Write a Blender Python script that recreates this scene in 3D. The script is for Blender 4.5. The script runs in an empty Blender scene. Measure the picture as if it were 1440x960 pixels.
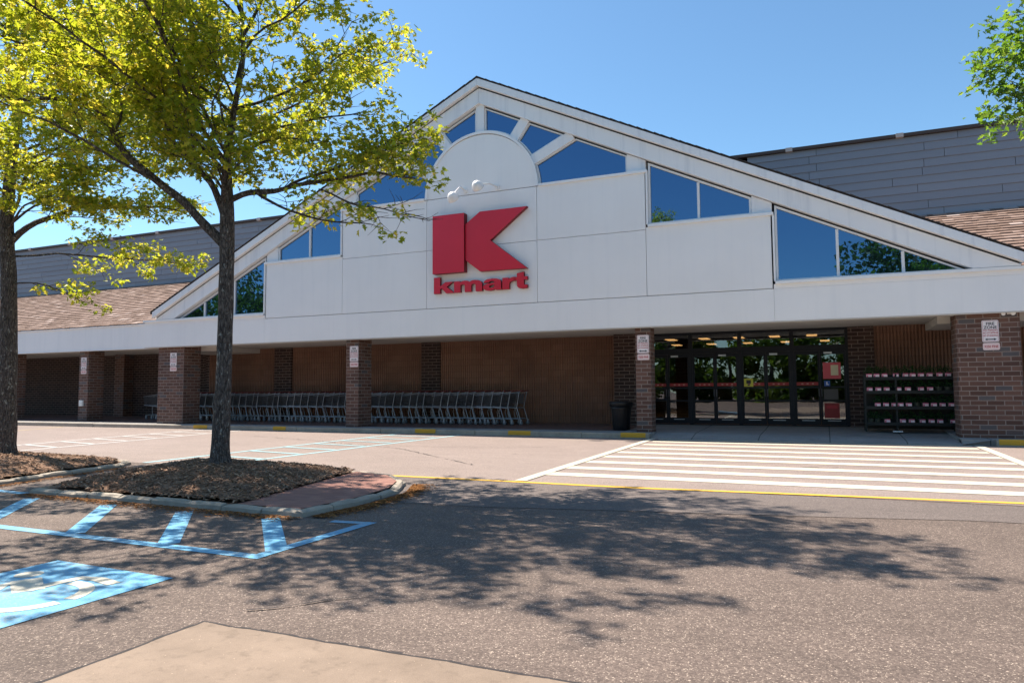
import bpy, bmesh, math, random
from mathutils import Vector, Matrix
from mathutils.noise import noise as pnoise

random.seed(11)
SC = bpy.context.scene
COL = SC.collection
V = Vector

# ------------------------------------------------------------------ materials
def new_mat(name):
    m = bpy.data.materials.new(name)
    m.use_nodes = True
    nt = m.node_tree
    nt.nodes.clear()
    return m, nt

class G:
    """tiny helper round a node tree"""
    def __init__(self, nt):
        self.nt = nt
    def n(self, typ, ins=None, **props):
        nd = self.nt.nodes.new(typ)
        for k, v in props.items():
            setattr(nd, k, v)
        for k, v in (ins or {}).items():
            self.set(nd, k, v)
        return nd
    def set(self, nd, k, v):
        s = nd.inputs[k]
        if isinstance(v, bpy.types.NodeSocket):
            self.nt.links.new(v, s)
        elif isinstance(v, bpy.types.Node):
            self.nt.links.new(v.outputs[0], s)
        else:
            s.default_value = v
    def rgb(self, c):
        nd = self.n('ShaderNodeRGB')
        nd.outputs[0].default_value = (*c, 1)
        return nd.outputs[0]
    def mix(self, f, a, b, mode='MIX'):
        nd = self.n('ShaderNodeMix', data_type='RGBA', blend_type=mode)
        def c(x): return (*x, 1) if isinstance(x, tuple) and len(x) == 3 else x
        self.set(nd, 0, f); self.set(nd, 6, c(a)); self.set(nd, 7, c(b))
        return nd.outputs[2]
    def math(self, op, a, b=0.0, clamp=False):
        nd = self.n('ShaderNodeMath', operation=op, use_clamp=clamp)
        self.set(nd, 0, a); self.set(nd, 1, b)
        return nd.outputs[0]
    def ramp(self, f, stops, interp='LINEAR'):
        nd = self.n('ShaderNodeValToRGB')
        cr = nd.color_ramp
        cr.interpolation = interp
        while len(cr.elements) < len(stops):
            cr.elements.new(0.5)
        for e, (p, c) in zip(cr.elements, stops):
            e.position = p
            e.color = (*c, 1) if isinstance(c, tuple) else (c, c, c, 1)
        self.set(nd, 0, f)
        return nd.outputs[0]
    def pos(self):
        return self.n('ShaderNodeNewGeometry').outputs['Position']
    def island(self):
        return self.n('ShaderNodeNewGeometry').outputs['Random Per Island']
    def noise(self, vec, scale, detail=3.0, rough=0.55):
        nd = self.n('ShaderNodeTexNoise', {'Vector': vec, 'Scale': scale, 'Detail': detail, 'Roughness': rough})
        return nd.outputs[0]
    def mapping(self, vec, scale=(1, 1, 1), loc=(0, 0, 0), rot=(0, 0, 0)):
        nd = self.n('ShaderNodeMapping', {'Vector': vec, 'Scale': scale, 'Location': loc, 'Rotation': rot})
        return nd.outputs[0]
    def bump(self, h, strength=0.3, dist=0.01):
        return self.n('ShaderNodeBump', {'Height': h, 'Strength': strength, 'Distance': dist}).outputs[0]
    def bsdf(self, col, rough=0.6, spec=0.5, metal=0.0, normal=None):
        nd = self.n('ShaderNodeBsdfPrincipled')
        self.set(nd, 'Base Color', (*col, 1) if isinstance(col, tuple) else col)
        self.set(nd, 'Roughness', rough); self.set(nd, 'Specular IOR Level', spec); self.set(nd, 'Metallic', metal)
        if normal is not None: self.set(nd, 'Normal', normal)
        return nd.outputs[0]
    def out(self, sh):
        o = self.n('ShaderNodeOutputMaterial')
        self.set(o, 'Surface', sh)

def plain(name, col, rough=0.5, spec=0.4, metal=0.0, var=0.12, scale=6.0):
    m, nt = new_mat(name); g = G(nt)
    f = g.noise(g.pos(), scale, 4)
    c = g.mix(f, tuple(x * (1 - var) for x in col), tuple(min(1, x * (1 + var)) for x in col))
    g.out(g.bsdf(c, rough, spec, metal))
    return m

def asphalt_mat(name, dark, light, speck, blot=0.25, chip=85.0):
    m, nt = new_mat(name); g = G(nt)
    p = g.pos()
    vor = g.n('ShaderNodeTexVoronoi', {'Vector': p, 'Scale': chip})
    cell = g.n('ShaderNodeSeparateColor', {0: vor.outputs['Color']}).outputs[0]
    vor2 = g.n('ShaderNodeTexVoronoi', {'Vector': p, 'Scale': chip * 2.3})
    cell2 = g.n('ShaderNodeSeparateColor', {0: vor2.outputs['Color']}).outputs[1]
    base = g.mix(cell, dark, light)
    base = g.mix(g.math('MULTIPLY', cell2, 0.5), base, tuple(x * 0.45 for x in dark))
    stone = g.ramp(cell2, [(0.88, 0.0), (0.95, 1.0)])
    stone = g.math('MULTIPLY', stone, g.ramp(cell, [(0.3, 0.0), (0.75, 1.0)]))
    base = g.mix(stone, base, speck)
    big = g.noise(p, 0.45, 5, 0.6)
    mid = g.noise(g.mapping(p, (1, 2.2, 1)), 1.7, 5, 0.65)
    bl = g.math('ADD', g.math('MULTIPLY', big, 0.6), g.math('MULTIPLY', mid, 0.4))
    k = g.ramp(bl, [(0.32, 1 - blot), (0.68, 1 + 0.0)])
    base = g.mix(1.0, base, k, 'MULTIPLY')
    # tyre streaks and oil drips, along the lane
    st = g.noise(g.mapping(p, (0.16, 2.6, 1)), 1.3, 4, 0.5)
    base = g.mix(g.ramp(st, [(0.55, 0.0), (0.75, 0.22)]), base, tuple(x * 0.55 for x in dark))
    oil = g.n('ShaderNodeTexVoronoi', {'Vector': p, 'Scale': 0.9}).outputs['Distance']
    base = g.mix(g.ramp(oil, [(0.02, 0.55), (0.075, 0.0)]), base, tuple(x * 0.35 for x in dark))
    h = g.math('ADD', g.math('MULTIPLY', vor.outputs['Distance'], -1.0), g.math('MULTIPLY', g.noise(p, 210, 2), 0.7))
    g.out(g.bsdf(base, 0.88, 0.25, 0, g.bump(h, 0.3, 0.004)))
    return m

def paint_mat(name, col, under, wear=0.45, rough=0.6):
    m, nt = new_mat(name); g = G(nt)
    p = g.pos()
    w1 = g.noise(p, 55, 4, 0.7); w2 = g.noise(p, 2.2, 4, 0.6)
    vor = g.n('ShaderNodeTexVoronoi', {'Vector': p, 'Scale': 85.0}).outputs['Distance']
    s = g.math('ADD', g.math('MULTIPLY', w1, 0.6), g.math('MULTIPLY', w2, 0.5))
    f = g.ramp(s, [(wear + 0.06, 0.0), (wear + 0.2, 1.0)])
    tint = g.mix(g.noise(p, 5, 3), tuple(x * 0.86 for x in col), col)
    f = g.math('MAXIMUM', f, g.ramp(g.noise(p, 150, 3, 0.75), [(0.53, 0.0), (0.64, 0.85)]))
    c = g.mix(f, tint, under)
    g.out(g.bsdf(c, rough, 0.3, 0, g.bump(vor, 0.4, -0.004)))
    return m

def brick_mat(name, stops, mortar, bw=0.305, rh=0.1016, ms=0.011, dirt=0.25, bump=0.5):
    m, nt = new_mat(name); g = G(nt)
    uv = g.n('ShaderNodeUVMap').outputs[0]
    def br(c1, c2, cm):
        return g.n('ShaderNodeTexBrick', {'Vector': uv, 'Color1': (*c1, 1), 'Color2': (*c2, 1), 'Mortar': (*cm, 1), 'Scale': 1.0,
                   'Mortar Size': ms, 'Mortar Smooth': 0.2, 'Bias': 0.0, 'Brick Width': bw, 'Row Height': rh}, offset=0.5, squash=1.0)
    b = br((0, 0, 0), (1, 1, 1), (0.5, 0.5, 0.5))
    col = g.ramp(b.outputs['Color'], stops)
    fine = g.noise(g.pos(), 90, 3, 0.7)
    col = g.mix(g.math('MULTIPLY', fine, 0.5), col, tuple(x * 0.5 for x in stops[0][1]))
    mor = g.mix(g.noise(g.pos(), 30, 2), tuple(x * 0.75 for x in mortar), mortar)
    col = g.mix(b.outputs['Fac'], col, mor)
    d = g.noise(g.mapping(g.pos(), (1, 1, 0.5)), 1.3, 5, 0.6)
    col = g.mix(g.ramp(d, [(0.45, 0.0), (0.75, dirt)]), col, (0.03, 0.022, 0.02))
    h = g.math('ADD', g.math('MULTIPLY', b.outputs['Fac'], -1.0), g.math('MULTIPLY', fine, 0.35))
    g.out(g.bsdf(col, 0.82, 0.3, 0, g.bump(h, bump, 0.008)))
    return m

MAT = {}
MAT['asphalt'] = asphalt_mat('asphalt', (0.128, 0.098, 0.084), (0.225, 0.173, 0.145), (0.56, 0.46, 0.37), 0.36, 88.0)
MAT['road'] = asphalt_mat('road', (0.235, 0.188, 0.168), (0.38, 0.305, 0.27), (0.52, 0.44, 0.38), 0.2, 110.0)
MAT['strip'] = asphalt_mat('strip', (0.125, 0.104, 0.097), (0.235, 0.193, 0.172), (0.4, 0.34, 0.29), 0.2, 120.0)
MAT['white_paint'] = paint_mat('white_paint', (0.64, 0.60, 0.48), (0.3, 0.25, 0.22), 0.58)
MAT['old_white'] = paint_mat('old_white', (0.58, 0.57, 0.55), (0.3, 0.25, 0.22), 0.5)
MAT['blue_paint'] = paint_mat('blue_paint', (0.12, 0.40, 0.62), (0.26, 0.29, 0.30), 0.50)
MAT['blue_old'] = paint_mat('blue_old', (0.33, 0.58, 0.63), (0.3, 0.27, 0.25), 0.52)
MAT['yellow_paint'] = paint_mat('yellow_paint', (0.78, 0.44, 0.04), (0.3, 0.24, 0.18), 0.58)
MAT['yellow_curb'] = paint_mat('yellow_curb', (0.72, 0.38, 0.02), (0.25, 0.2, 0.15), 0.6)
MAT['faint_yellow'] = paint_mat('faint_yellow', (0.5, 0.36, 0.14), (0.3, 0.26, 0.22), 0.46)

def concrete_mat(name, a, b, joints=None):
    m, nt = new_mat(name); g = G(nt)
    p = g.pos()
    n1 = g.noise(p, 2.0, 6, 0.68); n2 = g.noise(p, 140, 3, 0.7); n3 = g.noise(p, 9, 4, 0.7)
    c = g.mix(g.ramp(n1, [(0.3, 0.0), (0.7, 1.0)]), a, b)
    c = g.mix(g.math('MULTIPLY', n2, 0.6), c, tuple(x * 0.5 for x in a))
    c = g.mix(g.ramp(n3, [(0.54, 0.0), (0.72, 0.5)]), c, tuple(x * 0.5 for x in a))
    vor = g.n('ShaderNodeTexVoronoi', {'Vector': p, 'Scale': 22.0}).outputs['Distance']
    c = g.mix(g.ramp(vor, [(0.03, 0.7), (0.09, 0.0)]), c, tuple(min(1, x * 1.5) for x in b))
    h = g.math('ADD', n2, g.math('MULTIPLY', n3, 0.6))
    if joints:
        sx = g.n('ShaderNodeSeparateXYZ', {0: p})
        fx = g.math('PINGPONG', g.math('ADD', sx.outputs[0], 0.3), joints / 2)
        j = g.math('LESS_THAN', fx, 0.012)
        c = g.mix(j, c, tuple(x * 0.35 for x in a))
    g.out(g.bsdf(c, 0.85, 0.3, 0, g.bump(h, 0.35, 0.006)))
    return m
MAT['concrete'] = concrete_mat('concrete', (0.225, 0.170, 0.128), (0.35, 0.268, 0.203))
MAT['sidewalk'] = concrete_mat('sidewalk', (0.27, 0.26, 0.25), (0.38, 0.365, 0.345), 1.5)
MAT['kerb'] = concrete_mat('kerb', (0.34, 0.295, 0.24), (0.52, 0.455, 0.37))
MAT['crack'] = plain('crack', (0.035, 0.03, 0.03), 0.9)

MAT['brick'] = brick_mat('brick', [(0.0, (0.10, 0.052, 0.040)), (0.45, (0.148, 0.076, 0.057)), (0.85, (0.19, 0.102, 0.076)), (0.9, (0.10, 0.095, 0.10)), (1.0, (0.125, 0.115, 0.115))], (0.27, 0.21, 0.18), ms=0.010)
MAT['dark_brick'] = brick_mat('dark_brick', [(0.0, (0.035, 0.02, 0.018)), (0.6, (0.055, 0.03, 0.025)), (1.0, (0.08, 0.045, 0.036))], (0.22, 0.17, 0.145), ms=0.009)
MAT['floor_brick'] = brick_mat('floor_brick', [(0.0, (0.12, 0.07, 0.06)), (1.0, (0.19, 0.11, 0.09))], (0.16, 0.12, 0.1), 0.2, 0.1, 0.006)
MAT['paver'] = brick_mat('paver', [(0.0, (0.26, 0.125, 0.10)), (0.5, (0.32, 0.16, 0.125)), (1.0, (0.38, 0.2, 0.155))], (0.25, 0.14, 0.11), 0.2, 0.1, 0.005, 0.1)

def rib_mat():
    m, nt = new_mat('ribbed_block'); g = G(nt)
    uv = g.n('ShaderNodeUVMap').outputs[0]
    b = g.n('ShaderNodeTexBrick', {'Vector': uv, 'Color1': (0, 0, 0, 1), 'Color2': (1, 1, 1, 1), 'Mortar': (0.5, 0.5, 0.5, 1), 'Scale': 1.0,
            'Mortar Size': 0.006, 'Brick Width': 0.4, 'Row Height': 0.2, 'Bias': 0.0, 'Mortar Smooth': 0.1}, offset=0.5)
    col = g.ramp(b.outputs['Color'], [(0.0, (0.265, 0.143, 0.095)), (1.0, (0.325, 0.182, 0.124))])
    n = g.noise(g.pos(), 60, 4, 0.7)
    col = g.mix(g.math('MULTIPLY', n, 0.5), col, (0.10, 0.05, 0.034))
    col = g.mix(b.outputs['Fac'], col, (0.19, 0.105, 0.073))
    d = g.noise(g.mapping(g.pos(), (0.7, 1, 0.7)), 1.1, 5, 0.6)
    col = g.mix(g.ramp(d, [(0.4, 0.0), (0.8, 0.5)]), col, (0.07, 0.04, 0.035))
    g.out(g.bsdf(col, 0.88, 0.25, 0, g.bump(n, 0.5, 0.01)))
    return m
MAT['rib'] = rib_mat()

def white_mat(name, base, streak):
    m, nt = new_mat(name); g = G(nt)
    p = g.pos()
    f = g.noise(p, 45, 4, 0.7)
    s = g.noise(g.mapping(p, (3.2, 3.2, 0.16)), 1.6, 5, 0.62)
    lg = g.noise(p, 0.5, 4, 0.6)
    c = g.mix(g.math('MULTIPLY', f, 0.12), base, tuple(x * 0.75 for x in base))
    c = g.mix(g.ramp(s, [(0.52, 0.0), (0.78, streak)]), c, (0.36, 0.41, 0.48))
    c = g.mix(g.ramp(lg, [(0.42, 0.0), (0.7, 0.18)]), c, (0.62, 0.61, 0.60))
    g.out(g.bsdf(c, 0.75, 0.3, 0, g.bump(f, 0.12, 0.004)))
    return m
MAT['stucco'] = white_mat('stucco', (0.84, 0.83, 0.82), 0.10)
MAT['trim'] = white_mat('trim', (0.80, 0.81, 0.82), 0.42)
MAT['cap'] = plain('cap', (0.80, 0.80, 0.80), 0.45, 0.4, 0, 0.05)
MAT['soffit'] = plain('soffit', (0.55, 0.53, 0.5), 0.8, 0.2, 0, 0.08, 2.0)
MAT['frame_white'] = plain('frame_white', (0.72, 0.72, 0.72), 0.4, 0.4, 0, 0.06)
MAT['groove'] = plain('groove', (0.42, 0.42, 0.43), 0.9)
MAT['gap'] = plain('gap', (0.03, 0.03, 0.032), 0.9)
MAT['bronze'] = plain('bronze', (0.007, 0.009, 0.014), 0.5, 0.25, 0, 0.15)
MAT['black'] = plain('black', (0.009, 0.009, 0.011), 0.45, 0.35, 0, 0.2)
MAT['red'] = plain('red', (0.60, 0.010, 0.035), 0.36, 0.5, 0, 0.12, 1.1)
MAT['red_side'] = plain('red_side', (0.16, 0.004, 0.008), 0.5)
MAT['lamp_white'] = plain('lamp_white', (0.78, 0.76, 0.74), 0.35)
MAT['sign_white'] = plain('sign_white', (0.78, 0.72, 0.72), 0.5, 0.4, 0, 0.05)
MAT['sign_pink'] = plain('sign_pink', (0.76, 0.58, 0.56), 0.5, 0.4, 0, 0.08)
MAT['ink'] = plain('ink', (0.03, 0.025, 0.03), 0.6)
MAT['red_ink'] = plain('red_ink', (0.42, 0.03, 0.04), 0.6)
MAT['steel'] = plain('steel', (0.42, 0.44, 0.46), 0.42, 0.5, 0.75, 0.15, 20)
MAT['cart_wire'] = plain('cart_wire', (0.10, 0.105, 0.115), 0.45, 0.5, 0.6, 0.2, 20)
MAT['cart_frame'] = plain('cart_frame', (0.34, 0.36, 0.39), 0.42, 0.5, 0.7, 0.15, 20)
MAT['rubber'] = plain('rubber', (0.05, 0.05, 0.052), 0.6)
MAT['wheel_grey'] = plain('wheel_grey', (0.13, 0.13, 0.14), 0.5)
MAT['red_plastic'] = plain('red_plastic', (0.20, 0.03, 0.035), 0.4)
MAT['grey_plastic'] = plain('grey_plastic', (0.10, 0.10, 0.11), 0.45)
MAT['metal_roof'] = plain('metal_roof', (0.075, 0.045, 0.035), 0.5, 0.5, 0.3)
MAT['clip'] = plain('clip', (0.5, 0.42, 0.38), 0.5)
MAT['inside'] = plain('inside', (0.10, 0.095, 0.09), 0.8)
MAT['inside_dark'] = plain('inside_dark', (0.05, 0.045, 0.045), 0.8)
MAT['poster_red'] = plain('poster_red', (0.55, 0.07, 0.09), 0.4)
MAT['poster_paper'] = plain('poster_paper', (0.62, 0.55, 0.36), 0.6)
MAT['sticker_yellow'] = plain('sticker_yellow', (0.55, 0.5, 0.05), 0.5)
MAT['sticker_blue'] = plain('sticker_blue', (0.03, 0.10, 0.35), 0.5)
MAT['decal_red'] = plain('decal_red', (0.26, 0.016, 0.016), 0.5)
MAT['stripe_letter'] = plain('stripe_letter', (0.42, 0.16, 0.13), 0.5)
MAT['white_plain'] = plain('white_plain', (0.75, 0.74, 0.72), 0.5)
MAT['rack'] = plain('rack', (0.004, 0.008, 0.008), 0.55)
MAT['pot'] = plain('pot', (0.03, 0.04, 0.03), 0.5)
MAT['pot_label'] = plain('pot_label', (0.75, 0.60, 0.64), 0.5)
MAT['pot_stripe'] = plain('pot_stripe', (0.50, 0.10, 0.18), 0.5)

def siding_mat():
    m, nt = new_mat('grey_siding'); g = G(nt)
    r = g.island()
    c = g.mix(r, (0.235, 0.243, 0.275), (0.275, 0.283, 0.315))
    n = g.noise(g.mapping(g.pos(), (0.6, 1, 6)), 3.0, 5, 0.6)
    c = g.mix(g.math('MULTIPLY', n, 0.3), c, (0.15, 0.155, 0.175))
    g.out(g.bsdf(c, 0.6, 0.35))
    return m
MAT['siding'] = siding_mat()

def shake_mat():
    m, nt = new_mat('shake'); g = G(nt)
    r = g.island()
    c = g.ramp(r, [(0.0, (0.19, 0.13, 0.10)), (0.3, (0.245, 0.17, 0.135)), (0.65, (0.295, 0.21, 0.17)), (0.92, (0.36, 0.265, 0.22)), (1.0, (0.52, 0.42, 0.37))])
    n = g.noise(g.mapping(g.pos(), (14, 2, 2)), 3.0, 4, 0.7)
    c = g.mix(g.math('MULTIPLY', n, 0.45), c, (0.13, 0.08, 0.065))
    g.out(g.bsdf(c, 0.9, 0.2, 0, g.bump(n, 0.5, 0.01)))
    return m
MAT['shake'] = shake_mat()
MAT['roof_dark'] = plain('roof_dark', (0.06, 0.052, 0.05), 0.9, 0.2, 0, 0.4, 12)

def mirror_glass(name, tint, rough=0.0):
    m, nt = new_mat(name); g = G(nt)
    nrm = g.bump(g.noise(g.pos(), 0.9, 2), 0.02, 0.05)
    a = g.n('ShaderNodeBsdfGlossy', {'Color': (*tint, 1), 'Roughness': rough, 'Normal': nrm})
    b = g.bsdf((0.006, 0.012, 0.03), 0.1, 0.5)
    mx = g.n('ShaderNodeMixShader', {0: 0.75, 1: b, 2: a.outputs[0]})
    g.out(mx.outputs[0])
    return m
MAT['mirror'] = mirror_glass('mirror', (0.10, 0.20, 0.34))

def door_glass():
    m, nt = new_mat('door_glass'); g = G(nt)
    t = g.n('ShaderNodeBsdfTransparent', {'Color': (0.42, 0.44, 0.46, 1)})
    nrm = g.bump(g.noise(g.pos(), 1.2, 2), 0.03, 0.05)
    s = g.n('ShaderNodeBsdfGlossy', {'Color': (0.9, 0.95, 1.0, 1), 'Roughness': 0.0, 'Normal': nrm})
    fr = g.n('ShaderNodeFresnel', {'IOR': 1.5})
    f = g.math('ADD', g.math('MULTIPLY', fr.outputs[0], 1.0), 0.12, True)
    mx = g.n('ShaderNodeMixShader', {0: f, 1: t.outputs[0], 2: s.outputs[0]})
    g.out(mx.outputs[0])
    return m
MAT['door_glass'] = door_glass()

def emit_mat(name, col, s):
    m, nt = new_mat(name); g = G(nt)
    g.out(g.n('ShaderNodeEmission', {'Color': (*col, 1), 'Strength': s}).outputs[0])
    return m
MAT['ceiling_glow'] = emit_mat('ceiling_glow', (1.0, 0.5, 0.16), 2.6)

def leaf_mat(name, dif, trans, hue_var=1.0):
    m, nt = new_mat(name); g = G(nt)
    r = g.island()
    cd = g.ramp(r, [(0.0, tuple(x * 0.6 for x in dif[0])), (0.5, dif[0]), (1.0, dif[1])])
    ct = g.ramp(r, [(0.0, tuple(x * 0.7 for x in trans[0])), (0.5, trans[0]), (1.0, trans[1])])
    d = g.n('ShaderNodeBsdfPrincipled', {'Base Color': cd, 'Roughness': 0.45, 'Specular IOR Level': 0.45})
    t = g.n('ShaderNodeBsdfTranslucent', {'Color': ct})
    mx = g.n('ShaderNodeMixShader', {0: 0.55, 1: d.outputs[0], 2: t.outputs[0]})
    g.out(mx.outputs[0])
    return m
MAT['leaf'] = leaf_mat('leaf', [(0.10, 0.19, 0.016), (0.19, 0.23, 0.03)], [(0.56, 0.62, 0.03), (1.0, 0.80, 0.09)])
MAT['leaf_green'] = leaf_mat('leaf_green', [(0.05, 0.13, 0.025), (0.09, 0.18, 0.03)], [(0.20, 0.38, 0.025), (0.36, 0.48, 0.05)])
MAT['leaf_dark'] = leaf_mat('leaf_dark', [(0.035, 0.085, 0.015), (0.08, 0.14, 0.025)], [(0.10, 0.2, 0.02), (0.18, 0.28, 0.03)])
MAT['pot_leaf'] = leaf_mat('pot_leaf', [(0.02, 0.085, 0.02), (0.05, 0.15, 0.035)], [(0.02, 0.10, 0.015), (0.05, 0.14, 0.02)])

def bark_mat():
    m, nt = new_mat('bark'); g = G(nt)
    p = g.pos()
    q = g.mapping(p, (1, 1, 0.28))
    n = g.noise(q, 42, 5, 0.65)
    v = g.n('ShaderNodeTexVoronoi', {'Vector': q, 'Scale': 38.0}, feature='DISTANCE_TO_EDGE').outputs['Distance']
    c = g.mix(g.ramp(n, [(0.35, 0.0), (0.65, 1.0)]), (0.045, 0.038, 0.036), (0.21, 0.18, 0.16))
    c = g.mix(g.ramp(v, [(0.0, 0.8), (0.08, 0.0)]), c, (0.035, 0.029, 0.027))
    lich = g.noise(g.mapping(p, (1, 1, .6)), 24, 3, 0.5)
    c = g.mix(g.ramp(lich, [(0.63, 0.0), (0.68, 0.75)]), c, (0.40, 0.39, 0.35))
    h = g.math('ADD', n, g.math('MULTIPLY', g.ramp(v, [(0.0, 0.0), (0.2, 1.0)]), 0.8))
    g.out(g.bsdf(c, 0.92, 0.15, 0, g.bump(h, 0.9, 0.02)))
    return m
MAT['bark'] = bark_mat()

def mulch_mat(name, stops):
    m, nt = new_mat(name); g = G(nt)
    c = g.ramp(g.island(), stops)
    n = g.noise(g.pos(), 60, 4, 0.7)
    c = g.mix(g.math('MULTIPLY', n, 0.5), c, (0.03, 0.02, 0.016))
    g.out(g.bsdf(c, 0.92, 0.15, 0, g.bump(n, 0.5, 0.01)))
    return m
MAT['mulch'] = mulch_mat('mulch', [(0.0, (0.17, 0.10, 0.066)), (0.5, (0.33, 0.205, 0.135)), (0.85, (0.42, 0.28, 0.19)), (1.0, (0.6, 0.44, 0.31))])
MAT['soil'] = plain('soil', (0.21, 0.13, 0.088), 0.95, 0.1, 0, 0.5, 30)
MAT['litter'] = mulch_mat('litter', [(0.0, (0.16, 0.06, 0.018)), (0.5, (0.30, 0.12, 0.03)), (1.0, (0.45, 0.22, 0.07))])

# ------------------------------------------------------------------ mesh builder
class MB:
    def __init__(self):
        self.v = []; self.f = []; self.mi = []; self.sm = []
    def add(self, vs, fs, mi=0, smooth=False):
        o = len(self.v)
        self.v += [tuple(x) for x in vs]
        for f in fs:
            self.f.append(tuple(i + o for i in f)); self.mi.append(mi); self.sm.append(smooth)
    def box(self, x0, x1, y0, y1, z0, z1, mi=0):
        vs = [(x0, y0, z0), (x1, y0, z0), (x1, y1, z0), (x0, y1, z0), (x0, y0, z1), (x1, y0, z1), (x1, y1, z1), (x0, y1, z1)]
        self.add(vs, [(0, 3, 2, 1), (4, 5, 6, 7), (0, 1, 5, 4), (1, 2, 6, 5), (2, 3, 7, 6), (3, 0, 4, 7)], mi)
    def prism_y(self, poly, y0, y1, mi=0):
        """poly of (x, z), counter-clockwise seen from -Y; front at y0"""
        n = len(poly)
        vs = [(x, y0, z) for x, z in poly] + [(x, y1, z) for x, z in poly]
        fs = [tuple(range(n)), tuple(range(2 * n - 1, n - 1, -1))]
        for i in range(n):
            j = (i + 1) % n
            fs.append((j, i, n + i, n + j))
        self.add(vs, fs, mi)
    def prism_z(self, poly, z0, z1, mi=0):
        n = len(poly)
        vs = [(x, y, z0) for x, y in poly] + [(x, y, z1) for x, y in poly]
        fs = [tuple(range(n - 1, -1, -1)), tuple(range(n, 2 * n))]
        for i in range(n):
            j = (i + 1) % n
            fs.append((i, j, n + j, n + i))
        self.add(vs, fs, mi)
    def sheet(self, poly, z, mi=0):
        self.add([(x, y, z) for x, y in poly], [tuple(range(len(poly)))], mi)
    def tube(self, pts, radii, n=8, mi=0, caps=True, jitter=0.0):
        pts = [V(p) for p in pts]
        if not isinstance(radii, (list, tuple)): radii = [radii] * len(pts)
        vs = []; fs = []
        prev = None
        for i, p in enumerate(pts):
            t = (pts[min(i + 1, len(pts) - 1)] - pts[max(i - 1, 0)])
            t = t.normalized() if t.length > 1e-9 else V((0, 0, 1))
            if prev is None:
                a = t.cross(V((0, 0, 1)))
                if a.length < 0.05: a = t.cross(V((1, 0, 0)))
                a.normalize()
            else:
                a = prev - t * prev.dot(t)
                if a.length < 1e-6: a = t.cross(V((1, 0, 0)))
                a.normalize()
            prev = a
            b = t.cross(a)
            for k in range(n):
                ang = 2 * math.pi * k / n
                r = radii[i]
                if jitter:
                    q = p * 3.1 + V((math.cos(ang), math.sin(ang), 0)) * 1.3
                    r *= 1 + jitter * pnoise(q)
                vs.append(p + a * (r * math.cos(ang)) + b * (r * math.sin(ang)))
        for i in range(len(pts) - 1):
            for k in range(n):
                k2 = (k + 1) % n
                fs.append((i * n + k, i * n + k2, (i + 1) * n + k2, (i + 1) * n + k))
        self.add(vs, fs, mi, True)
        if caps:
            self.add([vs[k] for k in range(n)], [tuple(range(n - 1, -1, -1))], mi)
            self.add([vs[-n + k] for k in range(n)], [tuple(range(n))], mi)
    def lathe(self, prof, cx, cy, n=24, mi=0, axis=None):
        """prof of (r, z) bottom to top"""
        vs = []; fs = []
        for r, z in prof:
            for k in range(n):
                a = 2 * math.pi * k / n
                vs.append((cx + r * math.cos(a), cy + r * math.sin(a), z))
        for i in range(len(prof) - 1):
            for k in range(n):
                k2 = (k + 1) % n
                fs.append((i * n + k, i * n + k2, (i + 1) * n + k2, (i + 1) * n + k))
        self.add(vs, fs, mi, True)
        self.add(vs[:n], [tuple(range(n - 1, -1, -1))], mi)
        self.add(vs[-n:], [tuple(range(n))], mi)
    def build(self, name, mats, parent=None, bevel=0.0):
        me = bpy.data.meshes.new(name)
        me.from_pydata(self.v, [], self.f)
        if not isinstance(mats, (list, tuple)): mats = [mats]
        for m in mats: me.materials.append(MAT[m] if isinstance(m, str) else m)
        me.polygons.foreach_set('material_index', self.mi)
        me.polygons.foreach_set('use_smooth', self.sm)
        uv = me.uv_layers.new(name='UVMap')
        data = [0.0] * (2 * len(me.loops))
        vv = me.vertices
        for p in me.polygons:
            nx, ny, nz = (abs(c) for c in p.normal)
            for li in p.loop_indices:
                c = vv[me.loops[li].vertex_index].co
                if nz > nx and nz > ny: a, b = c.x, c.y
                elif nx > ny: a, b = c.y, c.z
                else: a, b = c.x, c.z
                data[2 * li] = a; data[2 * li + 1] = b
        uv.data.foreach_set('uv', data)
        me.update()
        o = bpy.data.objects.new(name, me)
        COL.objects.link(o)
        if parent is not None: o.parent = parent
        if bevel:
            bv = o.modifiers.new('bevel', 'BEVEL'); bv.width = bevel; bv.segments = 2; bv.limit_method = 'ANGLE'
        return o

def thing(name, label, cat, loc=(0, 0, 0), group=None):
    o = bpy.data.objects.new(name, None)
    COL.objects.link(o)
    o.location = loc
    o.empty_display_size = 0.2
    o['label'] = label; o['category'] = cat
    if group: o['group'] = group
    return o

def tag(o, label, cat, group=None):
    o['label'] = label; o['category'] = cat
    if group: o['group'] = group
    return o

def struct(o, kind='structure', label=None):
    o['kind'] = kind
    if label: o['label'] = label
    return o

def place(o, root):
    """parent a part built in world coordinates to its thing without moving it"""
    o.parent = root
    o.matrix_parent_inverse = Matrix.Translation(-V(root.location))
    return o

# ------------------------------------------------------------------ ground
def ln(mb, a, b, w, z, mi=0, n=1):
    a = V((a[0], a[1])); b = V((b[0], b[1]))
    d = (b - a).normalized(); p = V((-d.y, d.x)) * (w / 2)
    mb.add([(a.x - p.x, a.y - p.y, z), (b.x - p.x, b.y - p.y, z), (b.x + p.x, b.y + p.y, z), (a.x + p.x, a.y + p.y, z)], [(0, 1, 2, 3)], mi)

m = MB(); m.sheet([(-220, -220), (220, -220), (220, 220), (-220, 220)], 0.0)
struct(m.build('ground', 'asphalt'))
m = MB(); m.sheet([(-120, -8.86), (120, -8.86), (120, -0.2), (-120, -0.2)], 0.004)
struct(m.build('road', 'road'))
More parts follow.
